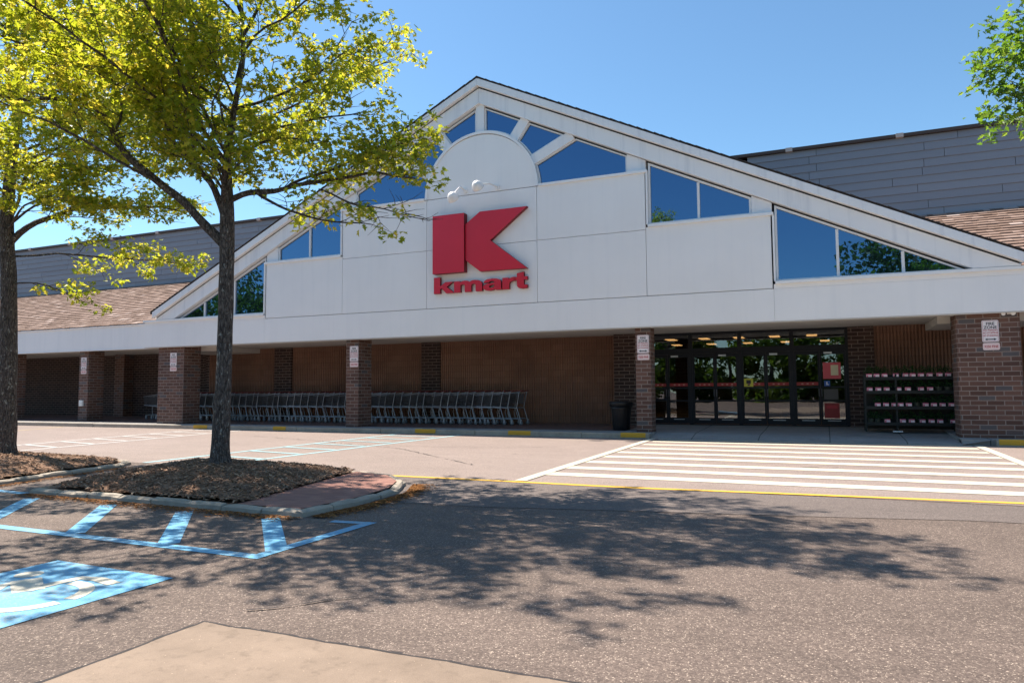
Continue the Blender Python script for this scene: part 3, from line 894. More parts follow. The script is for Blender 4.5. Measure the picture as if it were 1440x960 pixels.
# ------------------------------------------------------------------ entrance: transom, doors, interior
DX = [3.86, 5.17, 6.50, 7.85, 9.20]
m = MB()
for x in DX: m.box(x - 0.05, x + 0.05, 2.96, 3.10, 0.2, 2.80)
m.box(DX[0], DX[-1], 2.97, 3.09, 2.19, 2.34)
m.box(DX[0], DX[-1], 2.975, 3.085, 2.72, 2.79)
m.box(DX[0], DX[-1], 2.98, 3.07, 0.19, 0.215)
ent = part(m, 'entrance_frame', 'bronze')
for a, b in zip(DX, DX[1:]):
    g = MB(); g.box(a + 0.045, b - 0.045, 3.02, 3.028, 2.33, 2.73); sub(g, 'transom_pane', 'door_glass', ent)
for i, (a, b) in enumerate(zip(DX, DX[1:])):
    mid = (a + b) / 2
    for k, (x0, x1) in enumerate(((a + 0.052, mid - 0.004), (mid + 0.004, b - 0.052))):
        m = MB(); st = 0.045
        m.box(x0, x0 + st, 2.985, 3.035, 0.225, 2.185); m.box(x1 - st, x1, 2.985, 3.035, 0.225, 2.185)
        for z0, z1 in ((0.225, 0.39), (0.845, 0.885), (1.20, 1.245), (2.09, 2.185)):
            m.box(x0 + st, x1 - st, 2.985, 3.035, z0, z1)
        dr = part(m, 'door', 'bronze')
        for z0, z1 in ((0.385, 0.85), (0.88, 1.205), (1.24, 2.095)):
            g = MB(); g.box(x0 + st - .004, x1 - st + .004, 3.006, 3.014, z0, z1); sub(g, 'pane', 'door_glass', dr)
        if not (i == 3 and k == 1):
            g = MB(); g.box(x0 + st, x1 - st, 3.000, 3.004, 1.27, 1.36)
            for j in range(3):                            # pale letters on the stripe
                xx = x0 + 0.16 + j * 0.13
                g.box(xx, xx + 0.05, 2.997, 3.000, 1.295, 1.335, 1)
            sub(g, 'red_stripe', ['decal_red', 'stripe_letter'], dr)
        h = MB(); hx = (x1 - 0.03) if k == 0 else (x0 + 0.03)
        h.tube([(hx, 2.95, 0.98), (hx, 2.94, 1.0), (hx, 2.94, 1.16), (hx, 2.95, 1.18)], 0.011, 6); sub(h, 'handle', 'grey_plastic', dr)
        q = MB(); q.box(x0 + 0.15, x1 - 0.15, 2.978, 2.985, 0.335, 0.352); sub(q, 'door_sweep', 'steel', dr)
        if i == 3 and k == 1:
            g = MB(); g.box(8.60, 9.03, 2.998, 3.004, 1.44, 1.87); g.box(8.79, 8.97, 2.993, 2.998, 1.53, 1.80, 1)
            sub(g, 'poster', ['poster_red', 'poster_paper'], dr)
            g = MB(); g.box(8.62, 8.76, 2.998, 3.004, 1.25, 1.39); g.box(8.67, 8.70, 2.994, 2.998, 1.29, 1.36, 1); g.box(8.67, 8.73, 2.994, 2.998, 1.28, 1.30, 1)
            sub(g, 'blue_sticker', ['sticker_blue', 'white_plain'], dr)
            g = MB(); g.box(8.60, 8.95, 2.998, 3.004, 0.90, 1.17); sub(g, 'notice', 'inside', dr)
            g = MB(); g.box(8.61, 8.97, 2.998, 3.004, 0.41, 0.80); g.box(8.66, 8.92, 2.994, 2.998, 0.66, 0.74, 1); sub(g, 'notice', ['decal_red', 'red_ink'], dr)
        if i == 2 and k == 0:
            g = MB(); g.box(6.60, 6.84, 2.998, 3.004, 1.25, 1.47)
            for (xa, xb, za, zb) in ((6.66, 6.78, 1.33, 1.43), (6.69, 6.75, 1.28, 1.31)): g.box(xa, xb, 2.994, 2.998, za, zb, 1)
            sub(g, 'yellow_sticker', ['sticker_yellow', 'ink'], dr)
        if k == 1:
            g = MB(); g.box(x0 + 0.1, x0 + 0.3, 2.95, 2.985, 2.10, 2.15); sub(g, 'door_closer', 'steel', dr)
# the lit shop inside
m = MB()
m.box(-6, 20, 3.5, 24, 0.15, 0.2); m.box(-6, 20, 23.9, 24, 0.2, 3.4); m.box(-6.1, -6, 3.4, 24, 0.2, 3.4); m.box(20, 20.1, 3.4, 24, 0.2, 3.4)
part(m, 'shop_interior', 'inside')
m = MB(); m.box(-6, 20, 3.3, 24, 3.4, 3.5); m.box(3.0, 9.9, 3.11, 3.3, 2.80, 3.5); part(m, 'shop_ceiling', 'inside_dark')
for y, xs0 in ((9.4, [0.36 + 0.92 * k for k in range(10)]), (14.5, [-0.5 + 1.45 * k for k in range(7)]), (18.5, [-1.5 + 1.7 * k for k in range(7)])):
    for x in xs0:
        m = MB(); m.box(x - 0.2, x + 0.2, y - 0.45, y + 0.45, 3.375, 3.395); part(m, 'ceiling_light', 'ceiling_glow')
r = random.Random(4)
for x in (1.5, 4.6, 7.7, 10.8):
    m = MB(); m.box(x - 0.45, x + 0.45, 9.0, 18.0, 0.2, 1.6); m.box(x - 0.5, x + 0.5, 8.9, 18.1, 0.9, 0.94, 0); m.box(x - 0.5, x + 0.5, 8.9, 18.1, 1.3, 1.34)
    part(m, 'merchandise_shelf', 'inside_dark')

# ------------------------------------------------------------------ letters and lamp heads on the gable
def poly_mesh(polys, depth, name, mats, parent, bevel=0.006):
    """2-D outlines (first outer, then holes) in (x, z), front face at y = -depth, back at y=0 of the given root"""
    cu = bpy.data.curves.new(name, 'CURVE'); cu.dimensions = '2D'; cu.fill_mode = 'BOTH'; cu.extrude = depth / 2
    for P in polys:
        sp = cu.splines.new('POLY'); sp.points.add(len(P) - 1); sp.use_cyclic_u = True
        for q, (x, z) in zip(sp.points, P): q.co = (x, z, 0, 1)
    tmp = bpy.data.objects.new(name, cu); COL.objects.link(tmp)
    dg = bpy.context.evaluated_depsgraph_get(); dg.update()
    me = bpy.data.meshes.new_from_object(tmp.evaluated_get(dg))
    bpy.data.objects.remove(tmp); bpy.data.curves.remove(cu)
    vs = [(v.co.x, -depth / 2 - v.co.z, v.co.y) for v in me.vertices]
    mb = MB()
    for p in me.polygons:
        idx = list(p.vertices)
        mb.add([vs[i] for i in idx], [tuple(range(len(idx)))], 0 if abs(p.normal.z) > 0.7 else 1)
    bpy.data.meshes.remove(me)
    o = mb.build(name, mats)
    o.parent = parent
    return o
def fr(P, dx, dz): return [(x + dx, z + dz) for x, z in P]
sign = thing('store_sign', 'large red letter K with kmart lettering below on the white gable', 'sign', (0, -0.02, 0))
o = poly_mesh([[(-1.38, 4.46), (-.385, 4.46), (-.385, 6.11), (-1.38, 6.11)]], 0.20, 'letter_stem', ['red', 'red_side'], sign)
o = poly_mesh([[(-.375, 4.79), (.07, 4.45), (1.47, 4.44), (.385, 5.285), (1.475, 6.11), (.07, 6.11), (-.375, 5.80)]], 0.13, 'letter_arms', ['red', 'red_side'], sign)
k_ = [(0, 0), (.2, 0), (.2, .12), (.25, .15), (.39, 0), (.65, 0), (.41, .18), (.62, .315), (.37, .315), (.2, .205), (.2, .46), (0, .46)]
m_ = [(0, 0), (.2, 0), (.2, .17), (.215, .2), (.27, .218), (.32, .205), (.335, .17), (.335, 0), (.535, 0), (.535, .17), (.55, .2), (.6, .218), (.65, .205), (.67, .17), (.67, 0), (.87, 0), (.87, .2), (.84, .26), (.76, .302), (.65, .318), (.55, .308), (.48, .272), (.42, .308), (.33, .318), (.25, .305), (.185, .268), (.18, .312), (0, .312)]
a_ = [(.2, -.01), (.3, 0), (.37, .03), (.39, 0), (.57, 0), (.55, .05), (.55, .22), (.51, .28), (.42, .312), (.28, .322), (.13, .308), (.05, .27), (.02, .213), (.19, .213), (.2, .238), (.25, .25), (.31, .248), (.35, .232), (.35, .206), (.3, .198), (.16, .188), (.06, .165), (.01, .12), (.01, .06), (.08, .01)]
ah = [(.35, .15), (.34, .095), (.28, .068), (.22, .07), (.19, .095), (.2, .125), (.26, .142)]
r_ = [(0, 0), (.2, 0), (.2, .15), (.23, .195), (.3, .218), (.38, .218), (.38, .32), (.33, .32), (.24, .305), (.185, .262), (.18, .312), (0, .312)]
t_ = [(.07, .06), (.12, .01), (.22, -.01), (.37, 0), (.37, .09), (.29, .09), (.27, .12), (.27, .225), (.37, .225), (.37, .312), (.27, .312), (.27, .44), (.07, .41), (.07, .312), (0, .312), (0, .225), (.07, .225)]
for P, dx, hole in ((k_, -1.40, None), (m_, -.755, None), (a_, .135, ah), (r_, .725, None), (t_, 1.085, None)):
    poly_mesh([fr(P, dx, 3.915)] + ([fr(hole, dx, 3.915)] if hole else []), 0.09, 'letter', ['red', 'red_side'], sign)

def sign_lamp(anchor, head, label):
    t = thing('sign_lamp', label, 'lamp', anchor, 'floodlights above the red letters')
    a = V((0, 0, 0)); h = V(head) - V(anchor)
    m = MB(); m.tube([a + V((0, 0.0, 0)), a + V((0, -0.03, 0))], 0.07, 12)
    m.tube([a + V((0, -0.02, 0)), V((h.x * .35, h.y * .45, 0.02)), V((h.x * .75, h.y * .8, h.z * 0.55 + 0.02)), V((h.x * .97, h.y * .96, h.z * .9))], 0.022, 8)
    m.build('arm', 'lamp_white', t)
    m = MB()
    d = V((0.1, 0.75, -0.65)).normalized()               # looks back down at the letters
    up = V((0, 0, 1)); s1 = d.cross(up).normalized(); s2 = s1.cross(d)
    prof = [(-0.15, 0.045), (-0.135, 0.08), (-0.09, 0.12), (-0.03, 0.15), (0.03, 0.165), (0.06, 0.168), (0.07, 0.15), (0.05, 0.13)]
    n = 20; vs = []; fs = []
    for q, rr in prof:
        for k in range(n):
            an = 2 * math.pi * k / n
            vs.append(h + d * q + s1 * (rr * math.cos(an)) + s2 * (rr * math.sin(an)))
    for i in range(len(prof) - 1):
        for k in range(n):
            k2 = (k + 1) % n
            fs.append((i * n + k, i * n + k2, (i + 1) * n + k2, (i + 1) * n + k))
    fs.append(tuple(range(n - 1, -1, -1))); fs.append(tuple(range((len(prof) - 1) * n, len(prof) * n)))
    m.add(vs, fs, 0, True); m.build('lamp_head', 'lamp_white', t)
sign_lamp((0.55, -0.002, 6.78), (0.30, -0.75, 6.64), 'round white floodlight on a thin arm, nearer the top point of the K')
sign_lamp((-0.44, -0.002, 6.80), (-0.44, -0.75, 6.42), 'round white floodlight low beside the yellow branch tip, left of the pair')

# ------------------------------------------------------------------ text helper and fire zone signs
def text_into(mb, s, cx, cz, size, y, mi, sx=1.0, bold=0.0):
    cu = bpy.data.curves.new('lettering', 'FONT'); cu.body = s; cu.size = size; cu.align_x = 'CENTER'; cu.offset = bold
    tmp = bpy.data.objects.new('lettering', cu); COL.objects.link(tmp)
    dg = bpy.context.evaluated_depsgraph_get(); dg.update()
    me = bpy.data.meshes.new_from_object(tmp.evaluated_get(dg))
    bpy.data.objects.remove(tmp); bpy.data.curves.remove(cu)
    for p in me.polygons:
        vs = [(cx + me.vertices[i].co.x * sx, y, cz + me.vertices[i].co.y) for i in p.vertices]
        if p.normal.z < 0: vs.reverse()
        mb.add(vs, [tuple(range(len(vs)))], mi)
    bpy.data.meshes.remove(me)
def rrect(w, h, r, n=5):
    P = []
    for cx, cz, a0 in ((w / 2 - r, -h / 2 + r, -90), (w / 2 - r, h / 2 - r, 0), (-w / 2 + r, h / 2 - r, 90), (-w / 2 + r, -h / 2 + r, 180)):
        for k in range(n + 1):
            a = math.radians(a0 + 90 * k / n); P.append((cx + r * math.cos(a), cz + r * math.sin(a)))
    return P
def fire_sign(x, y, z, label):
    """x, z of the centre of the upper plate; y of the wall face"""
    t = thing('fire_zone_sign', label, 'sign', (x, y, z), 'fire zone signs on the columns')
    m = MB()
    m.prism_y(rrect(0.30, 0.455, 0.03), -0.012, -0.002)
    o = rrect(0.275, 0.43, 0.022); i_ = rrect(0.265, 0.42, 0.018)
    for k in range(len(o)):
        j = (k + 1) % len(o)
        m.add([(o[k][0], -0.0125, o[k][1]), (o[j][0], -0.0125, o[j][1]), (i_[j][0], -0.0125, i_[j][1]), (i_[k][0], -0.0125, i_[k][1])], [(0, 1, 2, 3)], 2)
    text_into(m, 'FIRE', 0, 0.125, 0.085, -0.0135, 1, 1.0, 0.002)
    text_into(m, 'ZONE', 0, 0.048, 0.085, -0.0135, 1, 1.0, 0.002)
    for k, s in enumerate(('NO PARKING', 'NO STOPPING', 'NO STANDING')):
        text_into(m, s, 0, 0.0 - k * 0.056, 0.05, -0.0135, 2, 0.82, 0.0012)
    m.add([(-.105, -.0135, -.175), (-.06, -.0135, -.2), (-.06, -.0135, -.15)], [(0, 1, 2)], 1)
    m.add([(.105, -.0135, -.175), (.06, -.0135, -.15), (.06, -.0135, -.2)], [(0, 1, 2)], 1)
    m.add([(-.065, -.0135, -.185), (.065, -.0135, -.185), (.065, -.0135, -.165), (-.065, -.0135, -.165)], [(0, 1, 2, 3)], 1)
    m.build('sign_plate', ['sign_white', 'ink', 'red_ink'], t)
    m = MB(); P = [(a + 0.005, b - 0.325) for a, b in rrect(0.30, 0.15, 0.03)]
    m.prism_y(P, -0.012, -0.002)
    text_into(m, '$250 FINE', 0.005, -0.35, 0.07, -0.0135, 1, 0.82, 0.0015)
    m.build('fine_plate', ['sign_pink', 'red_ink'], t)
fire_sign(-17.25, 0.85, 2.32, 'white fire zone sign on the thin column in the low left wing, by the outlet')
fire_sign(-11.75, 0.15, 2.32, 'white fire zone sign on the wide column at the left foot of the gable')
fire_sign(-4.29, 0.15, 2.32, 'white fire zone sign on the slim column between the two cart bays')
fire_sign(4.48, 0.15, 2.33, 'white fire zone sign on the slim column beside the black trash can')
fire_sign(11.86, 0.15, 2.37, 'white fire zone sign on the wide column right of the potted plant rack')
# twin floodlight under the soffit of the right column
t = thing('security_light', 'small white twin security light under the soffit atop the wide right column', 'lamp', (12.2, 0.15, 2.71))
m = MB(); m.box(-0.03, 0.12, -0.03, -0.001, 0.0, 0.05); m.build('lamp_base', 'lamp_white', t)
for dx in (-0.09, 0.08):
    m = MB(); m.tube([(dx, -0.02, 0.02), (dx - 0.02, -0.09, 0.005)], [0.028, 0.04], 10); m.build('lamp_head', 'lamp_white', t)

# ------------------------------------------------------------------ trash can
t = thing('trash_can', 'black round trash can standing beside the slim brick column at the entrance', 'trash can', (3.72, 0.78, 0.138))
m = MB(); m.lathe([(0.215, 0.0), (0.225, 0.02), (0.262, 0.62), (0.268, 0.64)], 0, 0, 28)
for k in range(8):
    a = 2 * math.pi * k / 8; c, s_ = math.cos(a), math.sin(a)
    m.tube([(0.222 * c, 0.222 * s_, 0.03), (0.264 * c, 0.264 * s_, 0.6)], 0.008, 5)
m.build('body', 'black', t)
m = MB(); m.lathe([(0.266, 0.60), (0.30, 0.62), (0.315, 0.70), (0.31, 0.735), (0.24, 0.75), (0.20, 0.72), (0.19, 0.60)], 0, 0, 28); m.build('rim', 'black', t)
m = MB(); m.lathe([(0.275, 0.56), (0.283, 0.60), (0.262, 0.605)], 0, 0, 20); m.build('bin_liner', 'black', t)

# ------------------------------------------------------------------ shopping carts
def cart_parts():
    parts = []
    # basket: wire walls
    m = MB()
    def wire(a, b, r=0.0045): m.tube([a, b], r, 4, 0, False)
    def quadgrid(A, B, C, D, nu, nv):
        A, B, C, D = map(V, (A, B, C, D))
        for i in range(nu + 1):
            t = i / nu; wire(A.lerp(B, t), D.lerp(C, t))
        for j in range(nv + 1):
            t = j / nv; wire(A.lerp(D, t), B.lerp(C, t))
    rb, nb = 0.28, -0.50
    for s in (-1, 1):
        quadgrid((nb, s * .17, .55), (rb, s * .235, .50), (rb + .1, s * .26, .96), (nb - .04, s * .20, .86), 17, 7)
    quadgrid((nb, -.17, .55), (nb, .17, .55), (nb - .04, .20, .86), (nb - .04, -.20, .86), 8, 6)
    quadgrid((nb, -.17, .55), (rb, -.235, .50), (rb, .235, .50), (nb, .17, .55), 12, 8)
    parts.append(('basket', m, 'cart_wire'))
    m = MB()
    for s in (-1, 1):
        m.tube([(.43, s * .262, 1.0), (.385, s * .26, .97), (.29, s * .25, .51), (.31, s * .25, .46), (.41, s * .25, .15)], .013, 6)
        m.tube([(.30, s * .248, .495), (.0, s * .22, .515), (nb - .02, s * .175, .545)], .016, 6)
        m.tube([(.42, s * .25, .17), (.10, s * .22, .19), (-.42, s * .17, .17)], .013, 6)
        m.tube([(.02, s * .22, .51), (-.02, s * .215, .36), (.02, s * .215, .19)], .010, 6)
        m.tube([(.40, s * .262, .965), (0, s * .235, .92), (nb - .045, s * .203, .865)], .009, 6)
    m.tube([(nb - .045, -.2, .865), (nb - .045, .2, .865)], .009, 6)
    m.tube([(-.42, -.17, .17), (-.46, 0, .17), (-.42, .17, .17)], .013, 6)
    m.tube([(.30, -.25, .50), (.30, .25, .50)], .012, 6)
    parts.append(('frame', m, 'cart_frame'))
    m = MB()
    for k in range(6): 
        y = -.15 + .06 * k; m.tube([(.38, y * 1.35, .175), (-.42, y, .165)], .005, 4)
    parts.append(('lower_tray', m, 'cart_wire'))
    m = MB(); m.tube([(.435, -.275, 1.005), (.435, .275, 1.005)], .018, 8)
    parts.append(('handle', m, 'red_plastic'))
    m = MB(); m.box(.30, .305, -.22, .22, .62, .92); m.box(.16, .30, -.2, .2, .64, .65)
    parts.append(('child_seat', m, 'grey_plastic'))
    for x, w in ((.43, .25), (-.40, .165)):
        for s in (-1, 1):
            m = MB(); y = s * w
            m.box(x - .025, x + .02, y - .022, y - .018, .05, .15); m.box(x - .025, x + .02, y + .018, y + .022, .05, .15); m.box(x - .03, x + .025, y - .022, y + .022, .15, .16)
            n = 14; vs = []
            for yy in (y - .014, y + .014):
                for k in range(n): vs.append((x + .06 * math.cos(2 * math.pi * k / n), yy, .062 + .06 * math.sin(2 * math.pi * k / n)))
            fs = [tuple(range(n)), tuple(range(2 * n - 1, n - 1, -1))] + [((k + 1) % n, k, n + k, n + (k + 1) % n) for k in range(n)]
            m.add(vs, fs, 1)
            parts.append(('wheel', m, ['cart_frame', 'wheel_grey']))
    return parts
CP = cart_parts()
ORD = 'first second third fourth fifth sixth seventh eighth ninth tenth eleventh twelfth thirteenth fourteenth fifteenth sixteenth seventeenth eighteenth nineteenth twentieth'.split()
CY = 2.15
def cart_z(y): return 0.135 + (y - .42) / 3.78 * 0.075
xs = []
x = -0.02
while x > -15.0:
    xs.append(x)
    x -= 0.29 + 0.02 * (abs(x) > 5)
left_bay = [k for k, x in enumerate(xs) if -13.0 < x < -5.5]
proto = None
rc = random.Random(8)
for k, x in enumerate(xs):
    if x > -5.4: lab = ('grey wire shopping cart ending the row at the right, handle end fully seen' if k == 0 else
                        f'grey wire shopping cart, {ORD[k]} from the right end of the nested row')
    elif k in left_bay:
        j = left_bay.index(k)
        lab = f'nested wire shopping cart, {ORD[j]} to the left of the slim column between bays' if j < 20 else 'nested wire shopping cart close right of the wide left column, half behind it'
    elif k == len(xs) - 1: lab = 'front shopping cart of the row, its basket nose bare left of the wide column'
    elif k == len(xs) - 2: lab = 'second shopping cart behind the bare nose cart left of the wide column'
    else: lab = 'shopping cart in the part of the row hidden behind the wide left column'
    if -15.0 < x < -14.3 and False: pass
    if proto is None:
        proto = thing('shopping_cart', lab, 'shopping cart', (x, CY, cart_z(CY)), 'shopping carts nested along the arcade wall')
        root = proto
        for nm, mb, mt in CP: mb.build(nm, mt, proto)
        kids = list(proto.children)
    else:
        root = proto.copy(); COL.objects.link(root)
        root['label'] = lab
        for ch in kids:
            c = ch.copy(); COL.objects.link(c); c.parent = root
    root.location = (x + rc.uniform(-.035, .035), CY + rc.uniform(-.05, .05), cart_z(CY))
    root.rotation_euler = (0, 0, math.radians(rc.uniform(-3, 3)))

# ------------------------------------------------------------------ plant rack and its pots
rk_ = thing('plant_rack', 'dark four tier rack of potted plants against the ribbed wall by the entrance', 'plant rack', (10.45, 1.75, 0.16))
X0, X1, Y0, Y1 = -0.95, 0.95, -0.28, 0.22
LV = [0.20, 0.58, 0.945, 1.27]
for z in LV:
    m = MB(); m.box(X0, X1, Y0, Y1, z - 0.03, z); m.box(X0, X1, Y0 - 0.012, Y0, z - 0.05, z + 0.025)
    m.build('shelf', 'rack', rk_)
for x in (X0 + 0.01, -0.28, X1 - 0.01):
    for y in (Y0 + 0.012, Y1 - 0.012):
        m = MB(); m.box(x - 0.02, x + 0.02, y - 0.012, y + 0.04 - 0.028, 0.0, 1.36); m.build('post', 'rack', rk_)
m = MB(); m.box(-0.38, -0.18, Y0 - 0.06, Y0 + 0.1, 0.0, 0.025); m.build('foot', 'lamp_white', rk_)
m = MB(); m.box(X0, X1, Y1 + 0.004, Y1 + 0.02, 0.05, 1.34); m.build('back_panel', 'rack', rk_)
def plant_meshes(seed):
    r = random.Random(seed)
    a = MB(); a.lathe([(0.06, 0.0), (0.074, 0.10), (0.078, 0.11)], 0, 0, 14)
    b = MB(); b.box(-0.06, 0.06, -0.084, -0.079, 0.01, 0.10, 0); b.box(-0.06, 0.06, -0.085, -0.084, 0.075, 0.10, 1); b.box(-0.055, -0.02, -0.085, -0.084, 0.02, 0.065, 1)
    c = MB()
    for _ in range(130):
        th = r.uniform(0, 6.28); rr = r.uniform(0, 0.125); z = 0.11 + r.uniform(0, 0.19) * (1 - rr * 4)
        p = V((rr * math.cos(th), rr * math.sin(th), z)); L = r.uniform(0.025, 0.05)
        d = V((r.gauss(0, 1), r.gauss(0, 1), r.gauss(0.3, .6))).normalized(); s_ = d.cross(V((r.gauss(0, 1), r.gauss(0, 1), r.gauss(0, 1)))).normalized()
        c.add([p, p + d * L * .5 + s_ * L * .3, p + d * L, p + d * L * .5 - s_ * L * .3], [(0, 1, 2, 3)])
    return a, b, c
protos = []
for sd in (1, 2, 3):
    a, b, c = plant_meshes(sd)
    protos.append((a, b, c))
built = {}
TIER = ['bottom', 'lower middle', 'upper middle', 'top']
spots = {3: [.036, .128, .22, .36, .45, .545, .64, .73, .84, .925], 2: [.036, .143, .234, .38, .49, .62, .73, .83, .93],
         1: [.13, .223, .31, .40, .49, .58, .665, .763, .857, .955], 0: [.045, .12, .223, .404, .504, .62, .728, .82, .96]}
nolabel = {(2, 7), (2, 8), (1, 5), (0, 0), (0, 1)}
rp = random.Random(3)
for tier, fx in spots.items():
    for k, f in enumerate(fx):
        x = rk_.location.x + X0 + 0.04 + f * (X1 - X0 - 0.08); v = rp.randrange(3)
        bare = (tier, k) in nolabel
        lab = f'potted green plant, {ORD[k]} from the left on the {TIER[tier]} tier of the rack' if not bare else f'green plant in an unlabelled dark pot, {ORD[k]} from the left on the {TIER[tier]} tier'
        t = thing('potted_plant', lab, 'potted plant', (x, rk_.location.y + Y0 + 0.085, rk_.location.z + LV[tier] + 0.001), 'potted plants on the rack')
        t.rotation_euler = (0, 0, rp.uniform(-.25, .25))
        key = v
        if key not in built:
            a, b, c = protos[v]
            built[key] = (a.build('pot', 'pot', t), b.build('pot_label', ['pot_label', 'pot_stripe'], t), c.build('foliage', 'pot_leaf', t))
            if bare: pass
        else:
            for i, src in enumerate(built[key]):
                if i == 1 and bare: continue
                d = src.copy(); COL.objects.link(d); d.parent = t

# ------------------------------------------------------------------ planting islands
def heap(px, py, polyfn): pass
def island(outline, mound, name, seed, paver=None):
    """outline CCW list of (x,y): kerb stones round it, mulch mound inside"""
    r = random.Random(seed)
    n = len(outline)
    # kerb stones
    m = MB()
    per = []
    for i in range(n):
        a, b = V(outline[i]), V(outline[(i + 1) % n])
        L = (b - a).length; k = max(1, round(L / 0.52))
        for j in range(k): per.append((a.lerp(b, j / k), a.lerp(b, (j + 1) / k)))
    for a, b in per:
        d = (b - a); L = d.length; d.normalize(); q = V((-d.y, d.x))
        w = 0.11 + r.uniform(-.012, .012); h = 0.066 + r.uniform(-.008, .008); off = r.uniform(-.012, .012)
        segs = max(2, int(L / 0.13))
        vs = []; fs = []
        for s_ in range(segs + 1):
            t = s_ / segs; p = a.lerp(b, t)
            e = 0.008 if s_ in (0, segs) else 0.0
            jj = [r.uniform(-.009, .009) for _ in range(6)]
            prof = [(off + jj[0], -.03), (off + .006 + jj[0], h * .6 + jj[1] * .5), (off + .03 + e, h - .008 - e * .6 + jj[2] * .5), (off + w - .025 - e, h - e * .6 + jj[3] * .5), (off + w + jj[4], h * .6), (off + w, -.03)]
            for o_, z in prof:
                tt = p + d * ((.004 if s_ == 0 else -.004 if s_ == segs else 0)) + q * o_
                vs.append((tt.x, tt.y, z))
        for s_ in range(segs):
            for k in range(5):
                fs.append((s_ * 6 + k, (s_ + 1) * 6 + k, (s_ + 1) * 6 + k + 1, s_ * 6 + k + 1))
        fs.append(tuple(range(6))); fs.append(tuple(range(segs * 6 + 5, segs * 6 - 1, -1)))
        m.add(vs, fs, 0, False)
    struct(m.build(name + '_kerb', 'kerb'))

def inside(poly, x, y):
    c = False; n = len(poly); j = n - 1
    for i in range(n):
        xi, yi = poly[i]; xj, yj = poly[j]
        if (yi > y) != (yj > y) and x < (xj - xi) * (y - yi) / (yj - yi) + xi: c = not c
        j = i
    return c
def edge_d(poly, x, y):
    best = 9; p = V((x, y))
    for i in range(len(poly)):
        a, b = V(poly[i]), V(poly[(i + 1) % len(poly)])
        ab = b - a; t = max(0, min(1, (p - a).dot(ab) / ab.dot(ab)))
        best = min(best, (p - a - ab * t).length)
    return best
def mound_mesh(poly, hfun, name, seed, chips, bed=None):
    r = random.Random(seed)
    xs_ = [p[0] for p in poly]; ys_ = [p[1] for p in poly]
    st = 0.07
    m = MB()
    nx = int((max(xs_) - min(xs_)) / st) + 2; ny = int((max(ys_) - min(ys_)) / st) + 2
    idx = {}; vs = []
    for i in range(nx):
        for j in range(ny):
            x = min(xs_) + i * st; y = min(ys_) + j * st
            if inside(poly, x, y):
                idx[(i, j)] = len(vs)
                vs.append((x, y, hfun(x, y) + 0.02 * pnoise(V((x * 9, y * 9, seed)))))
    fs = []
    for (i, j), a in idx.items():
        q = [idx.get((i + 1, j)), idx.get((i + 1, j + 1)), idx.get((i, j + 1))]
        if None not in q: fs.append((a, *q))
    m.add(vs, fs, 0, True)
    if bed: m.sheet(bed, 0.046)
    struct(m.build(name + '_soil', 'soil'))
    m = MB(); k = 0
    while k < chips:
        x = r.uniform(min(xs_), max(xs_)); y = r.uniform(min(ys_), max(ys_))
        if not inside(poly, x, y): continue
        z = hfun(x, y) + 0.02 * pnoise(V((x * 9, y * 9, seed))) + r.uniform(0, .018)
        L = r.uniform(.015, .06); w = r.uniform(.006, .018); th = r.uniform(-.5, .5); a = r.uniform(0, 6.28)
        d = V((math.cos(a) * math.cos(th), math.sin(a) * math.cos(th), math.sin(th))); s_ = V((-math.sin(a), math.cos(a), r.uniform(-.4, .4))).normalized()
        p = V((x, y, z)); u = d.cross(s_) * 0.004
        q = [p - d * L / 2 - s_ * w / 2, p + d * L / 2 - s_ * w / 2, p + d * L / 2 + s_ * w / 2, p - d * L / 2 + s_ * w / 2]
        m.add([*q, *(c + u for c in q)], [(4, 5, 6, 7), (0, 1, 5, 4), (1, 2, 6, 5), (2, 3, 7, 6), (3, 0, 4, 7)])
        k += 1
    struct(m.build(name, 'mulch'), 'stuff')

isl1 = [(-0.15, -11.98), (4.02, -12.08), (4.10, -11.2), (4.02, -10.4), (3.72, -9.75), (3.25, -9.25), (2.55, -8.98), (-0.85, -8.9)]
island(isl1, None, 'island', 41)
mul1 = [(0.0, -11.86), (3.15, -11.95), (2.5, -9.12), (-0.7, -9.05)]
def h1(x, y):
    e = edge_d(mul1, x, y)
    return 0.07 + 0.24 * (1 - math.exp(-e / 0.75)) + 0.06 * math.exp(-((x - 1.65) ** 2 + (y + 10.78) ** 2) / 0.25)
mound_mesh(mul1, h1, 'mulch', 5, 10000, [(-0.1, -11.93), (3.2, -12.0), (2.6, -9.03), (-0.8, -8.96)])
m = MB(); m.sheet([(3.10, -11.96), (3.92, -11.98), (3.99, -11.2), (3.9, -10.42), (3.62, -9.8), (3.18, -9.33), (2.5, -9.1)], 0.062)
struct(m.build('brick_paving', 'paver'))
isl2 = [(-6.4, -12.2), (-1.25, -11.9), (-1.75, -9.5), (-2.1, -9.05), (-2.6, -8.9), (-6.4, -8.55)]
island(isl2, None, 'far_island', 43)
mul2 = [(-6.3, -12.1), (-1.4, -11.8), (-1.88, -9.5), (-2.3, -9.1), (-6.3, -8.7)]
def h2(x, y): return 0.07 + 0.16 * (1 - math.exp(-edge_d(mul2, x, y) / 0.7))
mound_mesh(mul2, h2, 'mulch', 6, 6000, [(-6.35, -12.15), (-1.32, -11.85), (-1.82, -9.5), (-2.2, -9.1), (-2.65, -8.95), (-6.35, -8.6)])
